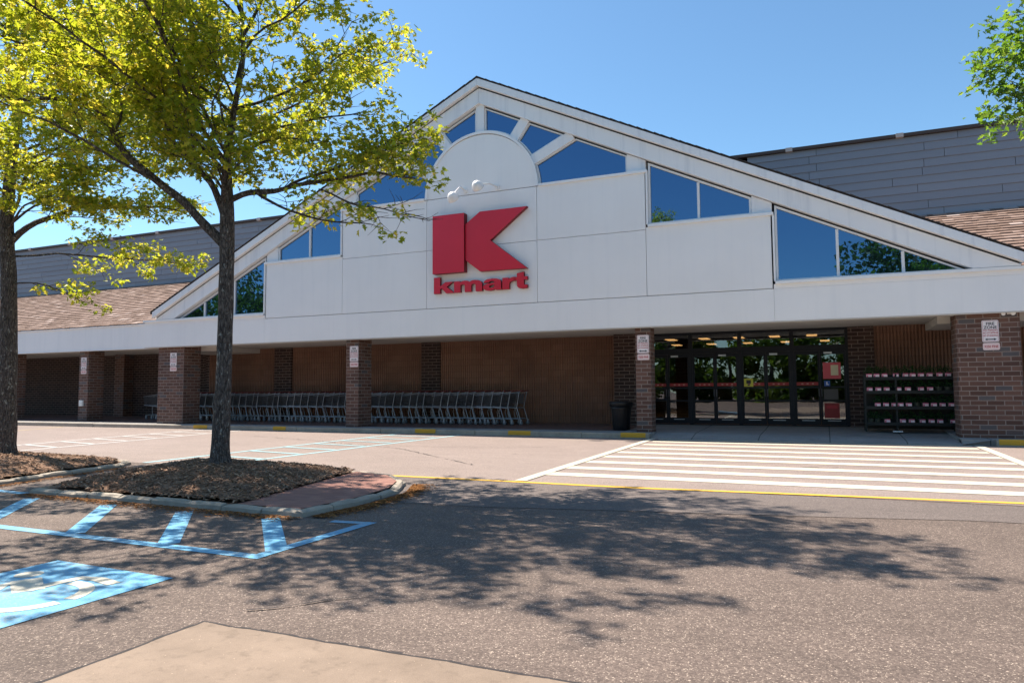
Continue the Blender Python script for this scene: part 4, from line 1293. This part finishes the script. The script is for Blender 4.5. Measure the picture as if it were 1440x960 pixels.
# rust-coloured pollen and leaf litter along the kerbs
m = MB(); r = random.Random(77)
paths = [([(-0.1, -12.03), (4.05, -12.14)], 2200), ([(4.1, -12.05), (4.18, -11.2), (4.10, -10.35), (3.8, -9.7)], 3200), ([(-1.2, -11.85), (-1.7, -9.5)], 900)]
for P, cnt in paths:
    for _ in range(cnt):
        t = r.uniform(0, len(P) - 1); i = min(int(t), len(P) - 2); a, b = V(P[i]), V(P[i + 1])
        p = a.lerp(b, t - i); d = (b - a).normalized(); q = V((d.y, -d.x))
        o_ = abs(r.gauss(0, 0.11)); x, y = p + q * o_
        L = r.uniform(.008, .026); an = r.uniform(0, 6.28); dx, dy = math.cos(an) * L, math.sin(an) * L
        z = 0.012 + r.uniform(0, .006)
        m.add([(x - dx, y - dy, z), (x + dy * .5, y - dx * .5, z + .004), (x + dx, y + dy, z), (x - dy * .5, y + dx * .5, z + .002)], [(0, 1, 2, 3)])
struct(m.build('leaf_litter', 'litter'), 'stuff')

# ------------------------------------------------------------------ trees
def rnd_unit(r):
    while True:
        v = V((r.uniform(-1, 1), r.uniform(-1, 1), r.uniform(-1, 1)))
        if 0.05 < v.length < 1: return v.normalized()
LOBE = [(0, 0), (.16, .10), (.30, .30), (.40, .12), (.58, .36), (.68, .12), (1.0, 0), (.68, -.12), (.58, -.36), (.40, -.12), (.30, -.30), (.16, -.10)]
class Tree:
    def __init__(self, seed, leaf=(0.05, 0.085), density=1.0):
        self.r = random.Random(seed); self.wood = MB(); self.twig = self.wood; self.leaf = MB(); self.ls = leaf; self.den = density; self.nl = 0
    def smooth(self, pts, k=4):
        P = [V(p) for p in pts]; out = []
        for i in range(len(P) - 1):
            p0, p1, p2, p3 = P[max(0, i - 1)], P[i], P[i + 1], P[min(len(P) - 1, i + 2)]
            for j in range(k):
                t = j / k
                out.append(0.5 * ((2 * p1) + (p2 - p0) * t + (2 * p0 - 5 * p1 + 4 * p2 - p3) * t * t + (3 * p1 - p0 - 3 * p2 + p3) * t ** 3))
        out.append(P[-1]); return out
    def wobble(self, pts, amp):
        return [p + V((pnoise(p * 2.3 + V((7, 0, 0))), pnoise(p * 2.3 + V((0, 9, 0))), pnoise(p * 2.3))) * (amp if i else 0) for i, p in enumerate(pts)]
    def leaves_at(self, p, n, spread):
        r = self.r
        n = int(n * self.den + r.random())
        for _ in range(n):
            q = p + V((r.gauss(0, spread), r.gauss(0, spread), r.gauss(-0.01, spread * .75)))
            d = V((r.gauss(0, 1), r.gauss(0, 1), r.gauss(-.25, .55))).normalized()
            up = V((r.gauss(0, .55), r.gauss(0, .55), 1)).normalized()
            s_ = d.cross(up)
            if s_.length < .05: continue
            s_.normalize(); nn = s_.cross(d)
            L = r.uniform(*self.ls)
            vs = []
            for u, w in LOBE:
                vs.append(q + d * (u * L) + s_ * (w * L * 1.05) + nn * (abs(w) * L * .35 - u * u * L * .15))
            self.leaf.add(vs, [(0, 1, 2, 3, 4, 5, 6), (0, 6, 7, 8, 9, 10, 11)])
            self.nl += 1
    def twig_run(self, a, d, L, bare=False):
        """a leafy twig"""
        r = self.r
        pts = [a]; p = a.copy(); dd = d.normalized()
        n = max(2, int(L / 0.11))
        for i in range(n):
            dd = (dd + V((r.gauss(0, .16), r.gauss(0, .16), r.gauss(0.02, .12)))).normalized()
            p = p + dd * (L / n); pts.append(p.copy())
        self.twig.tube(pts, [0.0055 * (1 - .6 * i / n) for i in range(n + 1)], 3, 0, False)
        if bare: return
        for i in range(1, n + 1):
            self.leaves_at(pts[i], 3.2 if i < n else 7.5, 0.062)
    def limb(self, pts, r0, r1, sec_len=1.0, start=.2, gap=.2, depth=2, bare=False, leafy=1.0):
        r = self.r
        P = self.wobble(self.smooth(pts), 0.06 if depth > 1 else .03)
        n = len(P)
        self.wood.tube(P, [r0 + (r1 - r0) * (i / (n - 1)) ** .8 for i in range(n)], 8 if r0 > .03 else 5, 0, True, .12)
        L = [0]
        for a, b in zip(P, P[1:]): L.append(L[-1] + (b - a).length)
        T = L[-1]; s = start * T; side = r.choice((-1, 1))
        while s < T:
            i = max(k for k in range(n) if L[k] <= s); i = min(i, n - 2)
            f = (s - L[i]) / max(1e-6, L[i + 1] - L[i]); p = P[i].lerp(P[i + 1], f)
            d = (P[i + 1] - P[i]).normalized(); t = s / T
            h = d.cross(V((0, 0, 1)))
            if h.length < .3: h = V((r.gauss(0, 1), r.gauss(0, 1), 0))
            h.normalize()
            nd = (d * r.uniform(.45, .9) + h * side * r.uniform(.6, 1.0) + V((0, 0, r.uniform(-.28, .5)))).normalized()
            ln_ = sec_len * (1 - .45 * t) * r.uniform(.6, 1.2)
            self.second(p, nd, ln_, max(.006, r1 * .8), bare, leafy)
            side = -side; s += gap * r.uniform(.6, 1.4)
        if not bare: self.twig_run(P[-1], P[-1] - P[-2], .35)
        return P
    def second(self, a, d, L, rad, bare, leafy):
        r = self.r
        pts = [a]; p = a.copy(); dd = d.copy(); n = max(3, int(L / .16))
        for i in range(n):
            dd = (dd + V((r.gauss(0, .13), r.gauss(0, .13), r.gauss(.03, .1)))).normalized()
            p = p + dd * (L / n); pts.append(p.copy())
        self.twig.tube(pts, [max(.004, rad * (1 - .7 * i / n)) for i in range(n + 1)], 4, 0, False)
        side = r.choice((-1, 1))
        for i in range(1, n + 1):
            d2 = (pts[i] - pts[i - 1]).normalized()
            h = d2.cross(V((0, 0, 1)))
            if h.length < .2: h = V((1, 0, 0))
            h.normalize()
            for _ in range(2 if r.random() < .55 else 1):
                nd = (d2 * r.uniform(.4, .9) + h * side * r.uniform(.5, 1) + V((0, 0, r.uniform(-.35, .45)))).normalized()
                side = -side
                if bare and r.random() < .93: self.twig_run(pts[i], nd, r.uniform(.15, .35), True)
                elif r.random() < leafy * .8: self.twig_run(pts[i], nd, r.uniform(.16, .38))
                else: self.twig_run(pts[i], nd, r.uniform(.15, .3), True)
    def trunk(self, pts, radii, k=6):
        P = self.smooth(pts, k); n = len(P); m_ = len(pts)
        R_ = []
        for i in range(n):
            t = i / (n - 1) * (m_ - 1); j = min(int(t), m_ - 2); R_.append(radii[j] + (radii[j + 1] - radii[j]) * (t - j))
        self.wood.tube(P, R_, 18, 0, True, .10)
    def finish(self, label, loc, leafmat, group):
        t = thing('shade_tree', label, 'tree', loc, group)
        place(self.wood.build('trunk', 'bark'), t)
        place(self.leaf.build('crown', leafmat), t)
        print('leaves', self.nl)
        return t

GR = 'shade trees in the car park islands'
T = Tree(101, (0.065, 0.112), 2.0)
T.trunk([(1.65, -10.78, .12), (1.655, -10.78, .30), (1.66, -10.79, .6), (1.70, -10.8, 1.6), (1.77, -10.86, 2.9), (1.80, -10.9, 3.5), (1.80, -10.92, 4.1), (1.92, -10.95, 4.7), (2.06, -10.95, 5.4), (1.98, -10.95, 6.4), (1.85, -10.95, 7.5), (1.9, -11, 8.3)],
        [.18, .132, .108, .094, .090, .084, .052, .036, .028, .022, .016, .009])
T.limb([(1.75, -10.88, 3.05), (1.5, -11.04, 3.4), (1.15, -11.25, 3.75), (.72, -11.48, 4.2), (.49, -11.6, 4.65), (.1, -11.8, 4.85), (-.6, -12.05, 4.9), (-1.1, -12.2, 5.1)], .068, .014, 1.1, .42)
T.limb([(.6, -11.52, 4.45), (.3, -11.3, 5.0), (-.1, -11.2, 5.5), (-.5, -11.2, 5.8)], .020, .008, 1.0, .2)
T.limb([(.75, -11.48, 4.2), (.5, -11.1, 4.2), (.2, -10.8, 4.5), (-.2, -10.6, 4.9)], .018, .008, .9, .3)
T.limb([(1.77, -10.9, 3.35), (1.69, -11.02, 3.77), (1.45, -11.14, 4.02), (1.18, -11.3, 4.51), (.9, -11.25, 5.3), (.7, -11.2, 6.3)], .052, .012, 1.1, .4)
T.limb([(1.8, -10.9, 3.62), (2.1, -10.82, 3.70), (2.5, -10.66, 3.72), (3.08, -10.42, 3.84), (3.55, -10.2, 3.95), (3.98, -10.0, 3.84)], .046, .010, .75, .3, .17)
T.limb([(2.5, -10.66, 3.73), (3.0, -10.4, 4.0), (3.5, -10.15, 4.22), (3.95, -10.0, 4.36)], .022, .008, .55, .3, .15)
T.limb([(2.2, -10.8, 3.68), (2.6, -10.7, 3.45), (3.1, -10.45, 3.32), (3.5, -10.3, 3.25)], .022, .006, .55, .3, .2, 2, False, .55)
T.limb([(2.9, -10.5, 3.72), (3.3, -10.3, 3.55), (3.75, -10.1, 3.45), (4.1, -9.95, 3.33)], .016, .004, .45, .2, .12, 2, True)
T.limb([(1.83, -10.95, 4.25), (2.3, -10.75, 4.5), (2.9, -10.5, 4.62), (3.35, -10.35, 4.72)], .022, .008, .7, .3, .17)
T.limb([(1.9, -10.95, 4.75), (2.54, -10.73, 4.92), (2.9, -10.55, 5.2), (3.25, -10.45, 5.45)], .024, .008, .75, .3, .18)
T.limb([(1.95, -10.95, 5.1), (2.3, -11.0, 5.6), (2.9, -10.8, 6.0), (3.5, -10.6, 6.3)], .020, .008, .9, .25)
T.limb([(1.82, -10.95, 4.0), (2.0, -11.6, 4.5), (2.25, -12.4, 5.1), (2.4, -13.0, 5.5)], .024, .008, 1.0, .35)
T.limb([(1.82, -10.9, 3.9), (1.5, -10.2, 4.5), (1.1, -9.3, 5.0), (.8, -8.6, 5.3)], .024, .008, 1.0, .3)
T.limb([(1.85, -10.9, 4.5), (2.2, -10.1, 5.1), (2.6, -9.3, 5.8), (2.8, -8.8, 6.1)], .022, .008, 1.0, .3)
T.limb([(1.87, -10.95, 4.7), (1.2, -11.0, 5.3), (.4, -10.8, 5.9), (-.4, -10.7, 6.3)], .023, .008, 1.1, .25)
T.limb([(1.98, -10.95, 5.6), (2.7, -10.9, 6.5), (3.5, -10.9, 7.0), (4.35, -10.95, 7.3)], .024, .008, 1.15, .3)
T.limb([(2.0, -10.95, 6.0), (2.2, -11.9, 6.7), (2.4, -12.5, 7.0), (2.5, -13.0, 7.1)], .020, .008, 1.0, .3)
T.limb([(2.0, -10.95, 5.9), (1.3, -11.8, 6.7), (.7, -12.5, 7.1)], .020, .008, 1.1, .25)
T.limb([(1.97, -10.95, 6.6), (1.2, -10.7, 7.2), (.3, -10.5, 7.7)], .019, .008, 1.1, .25)
T.limb([(1.97, -10.95, 6.3), (2.4, -10.1, 7.2), (2.9, -9.3, 7.7)], .019, .008, 1.0, .3)
T.limb([(1.95, -10.95, 6.8), (2.4, -10.8, 7.5), (2.8, -10.7, 7.8)], .018, .008, 1.0, .25)
T.limb([(1.85, -10.95, 7.3), (2.0, -11.5, 7.9), (2.1, -11.9, 8.1)], .022, .010, .9, .2)
T.limb([(1.85, -10.95, 7.5), (1.5, -10.8, 8.4), (1.3, -10.7, 8.9)], .02, .008, .8, .2)
T.limb([(1.81, -10.95, 3.9), (1.7, -11.6, 4.4), (1.5, -12.4, 4.9), (1.25, -13.2, 5.2), (1.05, -13.9, 5.3)], .024, .008, 1.05, .3)
T.limb([(1.82, -10.95, 4.2), (1.95, -11.8, 5.0), (2.1, -12.7, 5.6), (2.2, -13.4, 6.0)], .023, .008, 1.05, .3)
T.limb([(1.81, -10.95, 4.1), (1.3, -11.7, 4.7), (.8, -12.6, 5.0), (.45, -13.5, 5.1), (.3, -14.0, 5.1)], .023, .008, 1.05, .3)
T.limb([(1.15, -11.25, 3.78), (.6, -11.9, 4.2), (.0, -12.5, 4.6), (-.5, -13.0, 4.8)], .023, .008, 1.0, .3)
T.limb([(1.45, -11.14, 4.05), (1.2, -10.9, 4.4), (.8, -10.6, 4.9), (.4, -10.4, 5.4)], .019, .008, .95, .25)
T.limb([(1.8, -10.92, 4.0), (1.5, -11.1, 4.4), (1.2, -11.2, 5.0), (1.1, -11.2, 5.7)], .019, .008, .95, .25)
T.limb([(1.8, -10.92, 3.7), (1.45, -10.8, 4.0), (1.0, -10.6, 4.3), (.5, -10.5, 4.5)], .019, .008, .9, .25)
T.limb([(1.81, -10.92, 4.15), (2.1, -10.8, 4.3), (2.5, -10.7, 4.4), (2.9, -10.5, 4.35)], .022, .008, .6, .2)
T.limb([(1.85, -10.92, 4.5), (1.6, -10.9, 4.9), (1.5, -10.8, 5.4), (1.5, -10.7, 5.9)], .018, .008, .9, .2)
for P in ([(1.8, -10.97, 3.75), (1.9, -11.35, 4.05), (1.8, -11.7, 4.3)], [(1.83, -11.0, 4.2), (2.1, -11.4, 4.5), (2.5, -11.7, 4.8)], [(1.85, -11.0, 4.4), (1.6, -11.4, 4.75), (1.35, -11.6, 5.1)],
          [(1.95, -11.0, 4.9), (2.1, -11.5, 5.2), (2.1, -11.9, 5.5)], [(2.05, -11.0, 5.4), (1.7, -11.4, 5.7), (1.5, -11.7, 6.0)], [(1.8, -10.95, 3.55), (2.05, -11.25, 3.75), (2.4, -11.4, 3.95)],
          [(2.9, -10.95, 6.6), (3.5, -11.3, 7.0), (4.1, -11.5, 7.2)], [(2.9, -10.9, 6.6), (3.4, -10.4, 7.0), (3.9, -10.2, 7.2)]):
    T.limb(P, .016, .006, .65, .15, .15)
T.finish('tree in the mulched island before the entrance, forking low into sweeping limbs', (1.65, -10.78, .12), 'leaf', GR)

T = Tree(202, (0.07, 0.118), 2.2)
T.trunk([(-4.0, -9.92, .1), (-3.99, -9.93, .35), (-3.98, -9.95, 1.2), (-3.9, -10.05, 3.0), (-3.83, -10.17, 4.2), (-3.63, -10.2, 5.8), (-3.5, -10.2, 7.4), (-3.4, -10.2, 9)], [.22, .150, .134, .122, .10, .07, .04, .012])
T.limb([(-3.85, -10.1, 3.7), (-3.4, -9.95, 4.05), (-2.7, -9.65, 4.28), (-1.9, -9.3, 4.32), (-1.2, -9.0, 4.25)], .06, .012, 1.1, .25, .17)
T.limb([(-3.8, -10.1, 4.2), (-3.0, -10.4, 4.6), (-2.2, -10.7, 4.7), (-1.5, -10.9, 4.65)], .031, .008, 1.1, .25, .17)
T.limb([(-3.7, -10.2, 5.0), (-2.9, -9.9, 5.3), (-2.0, -9.5, 5.6), (-1.3, -9.2, 5.9)], .034, .008, 1.15, .2, .17)
T.limb([(-3.6, -10.2, 5.8), (-2.9, -10.4, 6.3), (-2.0, -10.7, 6.7), (-1.2, -10.8, 7.0)], .031, .008, 1.15, .2, .17)
T.limb([(-3.58, -10.2, 6.2), (-2.8, -9.7, 6.9), (-1.9, -9.3, 7.4)], .027, .008, 1.15, .2)
T.limb([(-3.5, -10.2, 7.0), (-2.9, -10.5, 7.9), (-2.2, -10.7, 8.5)], .024, .008, 1.1, .2)
T.limb([(-3.9, -10.05, 3.0), (-3.5, -9.85, 3.05), (-3.1, -9.65, 2.9), (-2.8, -9.5, 2.75)], .014, .006, .4, .3, .2, 2, False, .6)
T.limb([(-3.88, -10.08, 3.5), (-3.2, -9.4, 3.6), (-2.5, -8.8, 3.55), (-1.9, -8.3, 3.5)], .020, .008, .8, .3, .18)
T.limb([(-3.85, -10.1, 3.6), (-4.5, -10.6, 4.2), (-5.4, -11.1, 4.7), (-6.2, -11.4, 5.0)], .034, .008, 1.1, .25)
T.limb([(-3.8, -10.15, 4.5), (-4.6, -9.6, 5.1), (-5.6, -9.2, 5.6)], .034, .008, 1.1, .25)
T.limb([(-3.7, -10.2, 5.1), (-3.9, -11.0, 5.8), (-4.0, -12.0, 6.4), (-3.9, -12.7, 6.7)], .031, .008, 1.1, .25)
T.limb([(-3.7, -10.2, 5.2), (-3.5, -9.3, 5.9), (-3.4, -8.3, 6.5)], .031, .008, 1.1, .25)
T.limb([(-3.6, -10.2, 6.1), (-4.4, -10.6, 6.9), (-5.2, -10.8, 7.5)], .027, .008, 1.1, .2)
T.limb([(-3.55, -10.2, 6.8), (-4.0, -9.6, 7.6), (-4.6, -9.2, 8.2)], .024, .008, 1.1, .2)
T.limb([(-3.5, -10.2, 7.4), (-3.2, -10.9, 8.2), (-2.9, -11.4, 8.7)], .020, .008, 1.0, .2)
T.limb([(-3.8, -10.15, 4.4), (-3.3, -11.0, 4.9), (-2.8, -11.7, 5.2), (-2.4, -12.4, 5.3)], .027, .008, 1.05, .25)
T.limb([(-3.82, -10.15, 4.0), (-3.2, -9.9, 4.5), (-2.5, -9.6, 4.9), (-1.8, -9.4, 5.0)], .024, .008, 1.0, .2)
T.limb([(-3.84, -10.15, 3.9), (-3.3, -10.3, 4.2), (-2.6, -10.3, 4.3), (-2.0, -10.2, 4.2)], .023, .008, 1.0, .2)
T.limb([(-3.6, -10.2, 5.9), (-3.0, -10.0, 6.2), (-2.2, -9.9, 6.3), (-1.4, -9.9, 6.4)], .023, .008, 1.05, .2)
T.finish('tree at the left edge, straight dark trunk, foliage hanging low over the wing roof', (-4.0, -9.92, .1), 'leaf', GR)

T = Tree(303, (0.055, 0.095), 2.4)
T.trunk([(13.75, -9.6, 0.0), (13.74, -9.6, .4), (13.7, -9.6, 2.5), (13.65, -9.6, 4.2), (13.6, -9.6, 6), (13.6, -9.6, 8)], [.24, .17, .14, .12, .08, .02])
T.limb([(13.66, -9.6, 3.3), (12.6, -9.55, 4.0), (11.6, -9.45, 4.45), (10.5, -9.42, 4.55)], .05, .010, .55, .45, .2)
T.limb([(11.5, -9.45, 4.45), (10.9, -9.5, 4.22), (10.45, -9.45, 4.0)], .014, .006, .35, .4, .2)
T.limb([(13.66, -9.6, 3.9), (12.9, -9.8, 4.7), (12.3, -9.8, 5.1), (11.8, -9.7, 5.3)], .045, .010, .6, .4, .2)
T.limb([(13.65, -9.6, 4.6), (12.8, -9.2, 5.6), (12.0, -8.9, 6.3)], .04, .010, .9, .3)
T.limb([(13.65, -9.6, 3.6), (14.5, -10.2, 4.4), (15.4, -10.6, 5.0)], .05, .010, 1.0, .3)
T.limb([(13.65, -9.6, 3.8), (14.3, -8.8, 4.6), (15.0, -8.1, 5.2)], .05, .010, 1.0, .3)
T.limb([(13.62, -9.6, 5.0), (13.4, -10.6, 5.9), (13.2, -11.5, 6.5)], .04, .010, 1.0, .3)
T.limb([(13.6, -9.6, 5.6), (14.5, -9.4, 6.6), (15.2, -9.2, 7.2)], .036, .010, 1.0, .3)
T.limb([(13.6, -9.6, 6.2), (12.7, -9.8, 7.3), (12.2, -10.1, 7.8)], .03, .010, 1.0, .3)
T.limb([(13.6, -9.6, 6.8), (13.7, -8.8, 7.8), (13.8, -8.4, 8.3)], .03, .010, 1.0, .3)
T.limb([(13.66, -9.6, 3.6), (12.3, -9.5, 4.35), (11.2, -9.42, 4.75), (10.55, -9.4, 4.85)], .03, .008, .5, .45, .16)
T.limb([(11.8, -9.45, 4.5), (11.1, -9.6, 4.42), (10.5, -9.55, 4.35)], .012, .005, .4, .3, .16)
T.limb([(11.6, -9.45, 4.4), (11.0, -9.3, 4.05), (10.6, -9.3, 3.9)], .012, .005, .35, .3, .16)
T.finish('fresh green twigs of a tree hanging into the top right corner of the sky', (13.75, -9.6, 0), 'leaf_green', GR)

# wood across the road behind the viewer, seen mirrored in the windows and doors
m = MB(); r = random.Random(55)
def far_crown(cx, cy, base, h, rad, n):
    m.tube([(cx, cy, 0), (cx, cy, base + h * .5)], [.25, .12], 7, 1)
    cl = [(cx + r.gauss(0, rad * .42), cy + r.gauss(0, rad * .42), max(.6, base + r.uniform(-.05, .9) * h), r.uniform(.28, .5) * rad) for _ in range(14)]
    for _ in range(n):
        x, y, z, q = r.choice(cl)
        d = rnd_unit(r); p = V((x, y, z)) + V((d.x * q, d.y * q, d.z * q * .7)) * r.uniform(.7, 1.05)
        L = r.uniform(.14, .30); a = rnd_unit(r); b = a.cross(rnd_unit(r))
        if b.length < .1: continue
        b.normalize()
        m.add([p - a * L, p - b * L * .6, p + a * L, p + b * L * .6], [(0, 1, 2, 3)])
for k in range(28):
    x = -70 + k * 3.5 + r.uniform(-.8, .8)
    if -30 < x < 9: H = r.uniform(6.2, 9.0)
    elif x < -30: H = r.uniform(12.5, 16.0)
    elif x < 10.8: H = r.uniform(6, 7)
    else: H = r.uniform(12.5, 14.5)
    far_crown(x, -46 + r.uniform(-2.5, 2.5), H * .12, H * .88, H * .42 + .8, 4200)
struct(m.build('woods', ['leaf_dark', 'bark']), 'stuff', 'dark green trees across the lot, mirrored in the store glass')

# ------------------------------------------------------------------ light
EL, AZ = math.radians(57), math.radians(8)
to_sun = V((-math.cos(AZ) * math.cos(EL), math.sin(AZ) * math.cos(EL), math.sin(EL)))
su = bpy.data.lights.new('sun', 'SUN'); su.energy = 5.0; su.angle = math.radians(0.55); su.color = (1.0, 0.895, 0.775)
so = bpy.data.objects.new('sun', su); COL.objects.link(so)
so.rotation_euler = (-to_sun).to_track_quat('-Z', 'Y').to_euler(); so.location = to_sun * 60
w = bpy.data.worlds.new('World'); SC.world = w; w.use_nodes = True
nt = w.node_tree; nt.nodes.clear(); g = G(nt)
sky = g.n('ShaderNodeTexSky', sky_type='NISHITA')
sky.sun_disc = False; sky.sun_elevation = EL
sky.sun_rotation = math.atan2(to_sun.x, to_sun.y)
sky.air_density = 1.0; sky.dust_density = 0.4; sky.ozone_density = 2.2; sky.altitude = 50
tint = g.mix(1.0, sky.outputs[0], (0.81, 1.03, 1.08), 'MULTIPLY')
bg = g.n('ShaderNodeBackground', {'Color': tint, 'Strength': 0.087})
g.set(g.n('ShaderNodeOutputWorld'), 'Surface', bg.outputs[0])

# ------------------------------------------------------------------ camera
cam = bpy.data.cameras.new('camera'); co = bpy.data.objects.new('camera', cam); COL.objects.link(co)
cam.sensor_width = 36; cam.lens = 25.1307; cam.clip_start = 0.05; cam.clip_end = 2000
R_ = Matrix(((0.9163066, 0.0331629, 0.3991019), (0.4004228, -0.0594102, -0.9144026), (-0.0066135, 0.9976827, -0.0677171)))
co.matrix_world = Matrix.Translation((8.63704, -17.61016, 1.1996)) @ R_.to_4x4()
SC.camera = co
SC.view_settings.view_transform = 'Standard'; SC.view_settings.look = 'None'
SC.view_settings.exposure = 1.06; SC.view_settings.gamma = 1.0; SC.view_settings.use_curve_mapping = False
SC.cycles.max_bounces = 8; SC.cycles.transparent_max_bounces = 12
SC.cycles.use_denoising = True
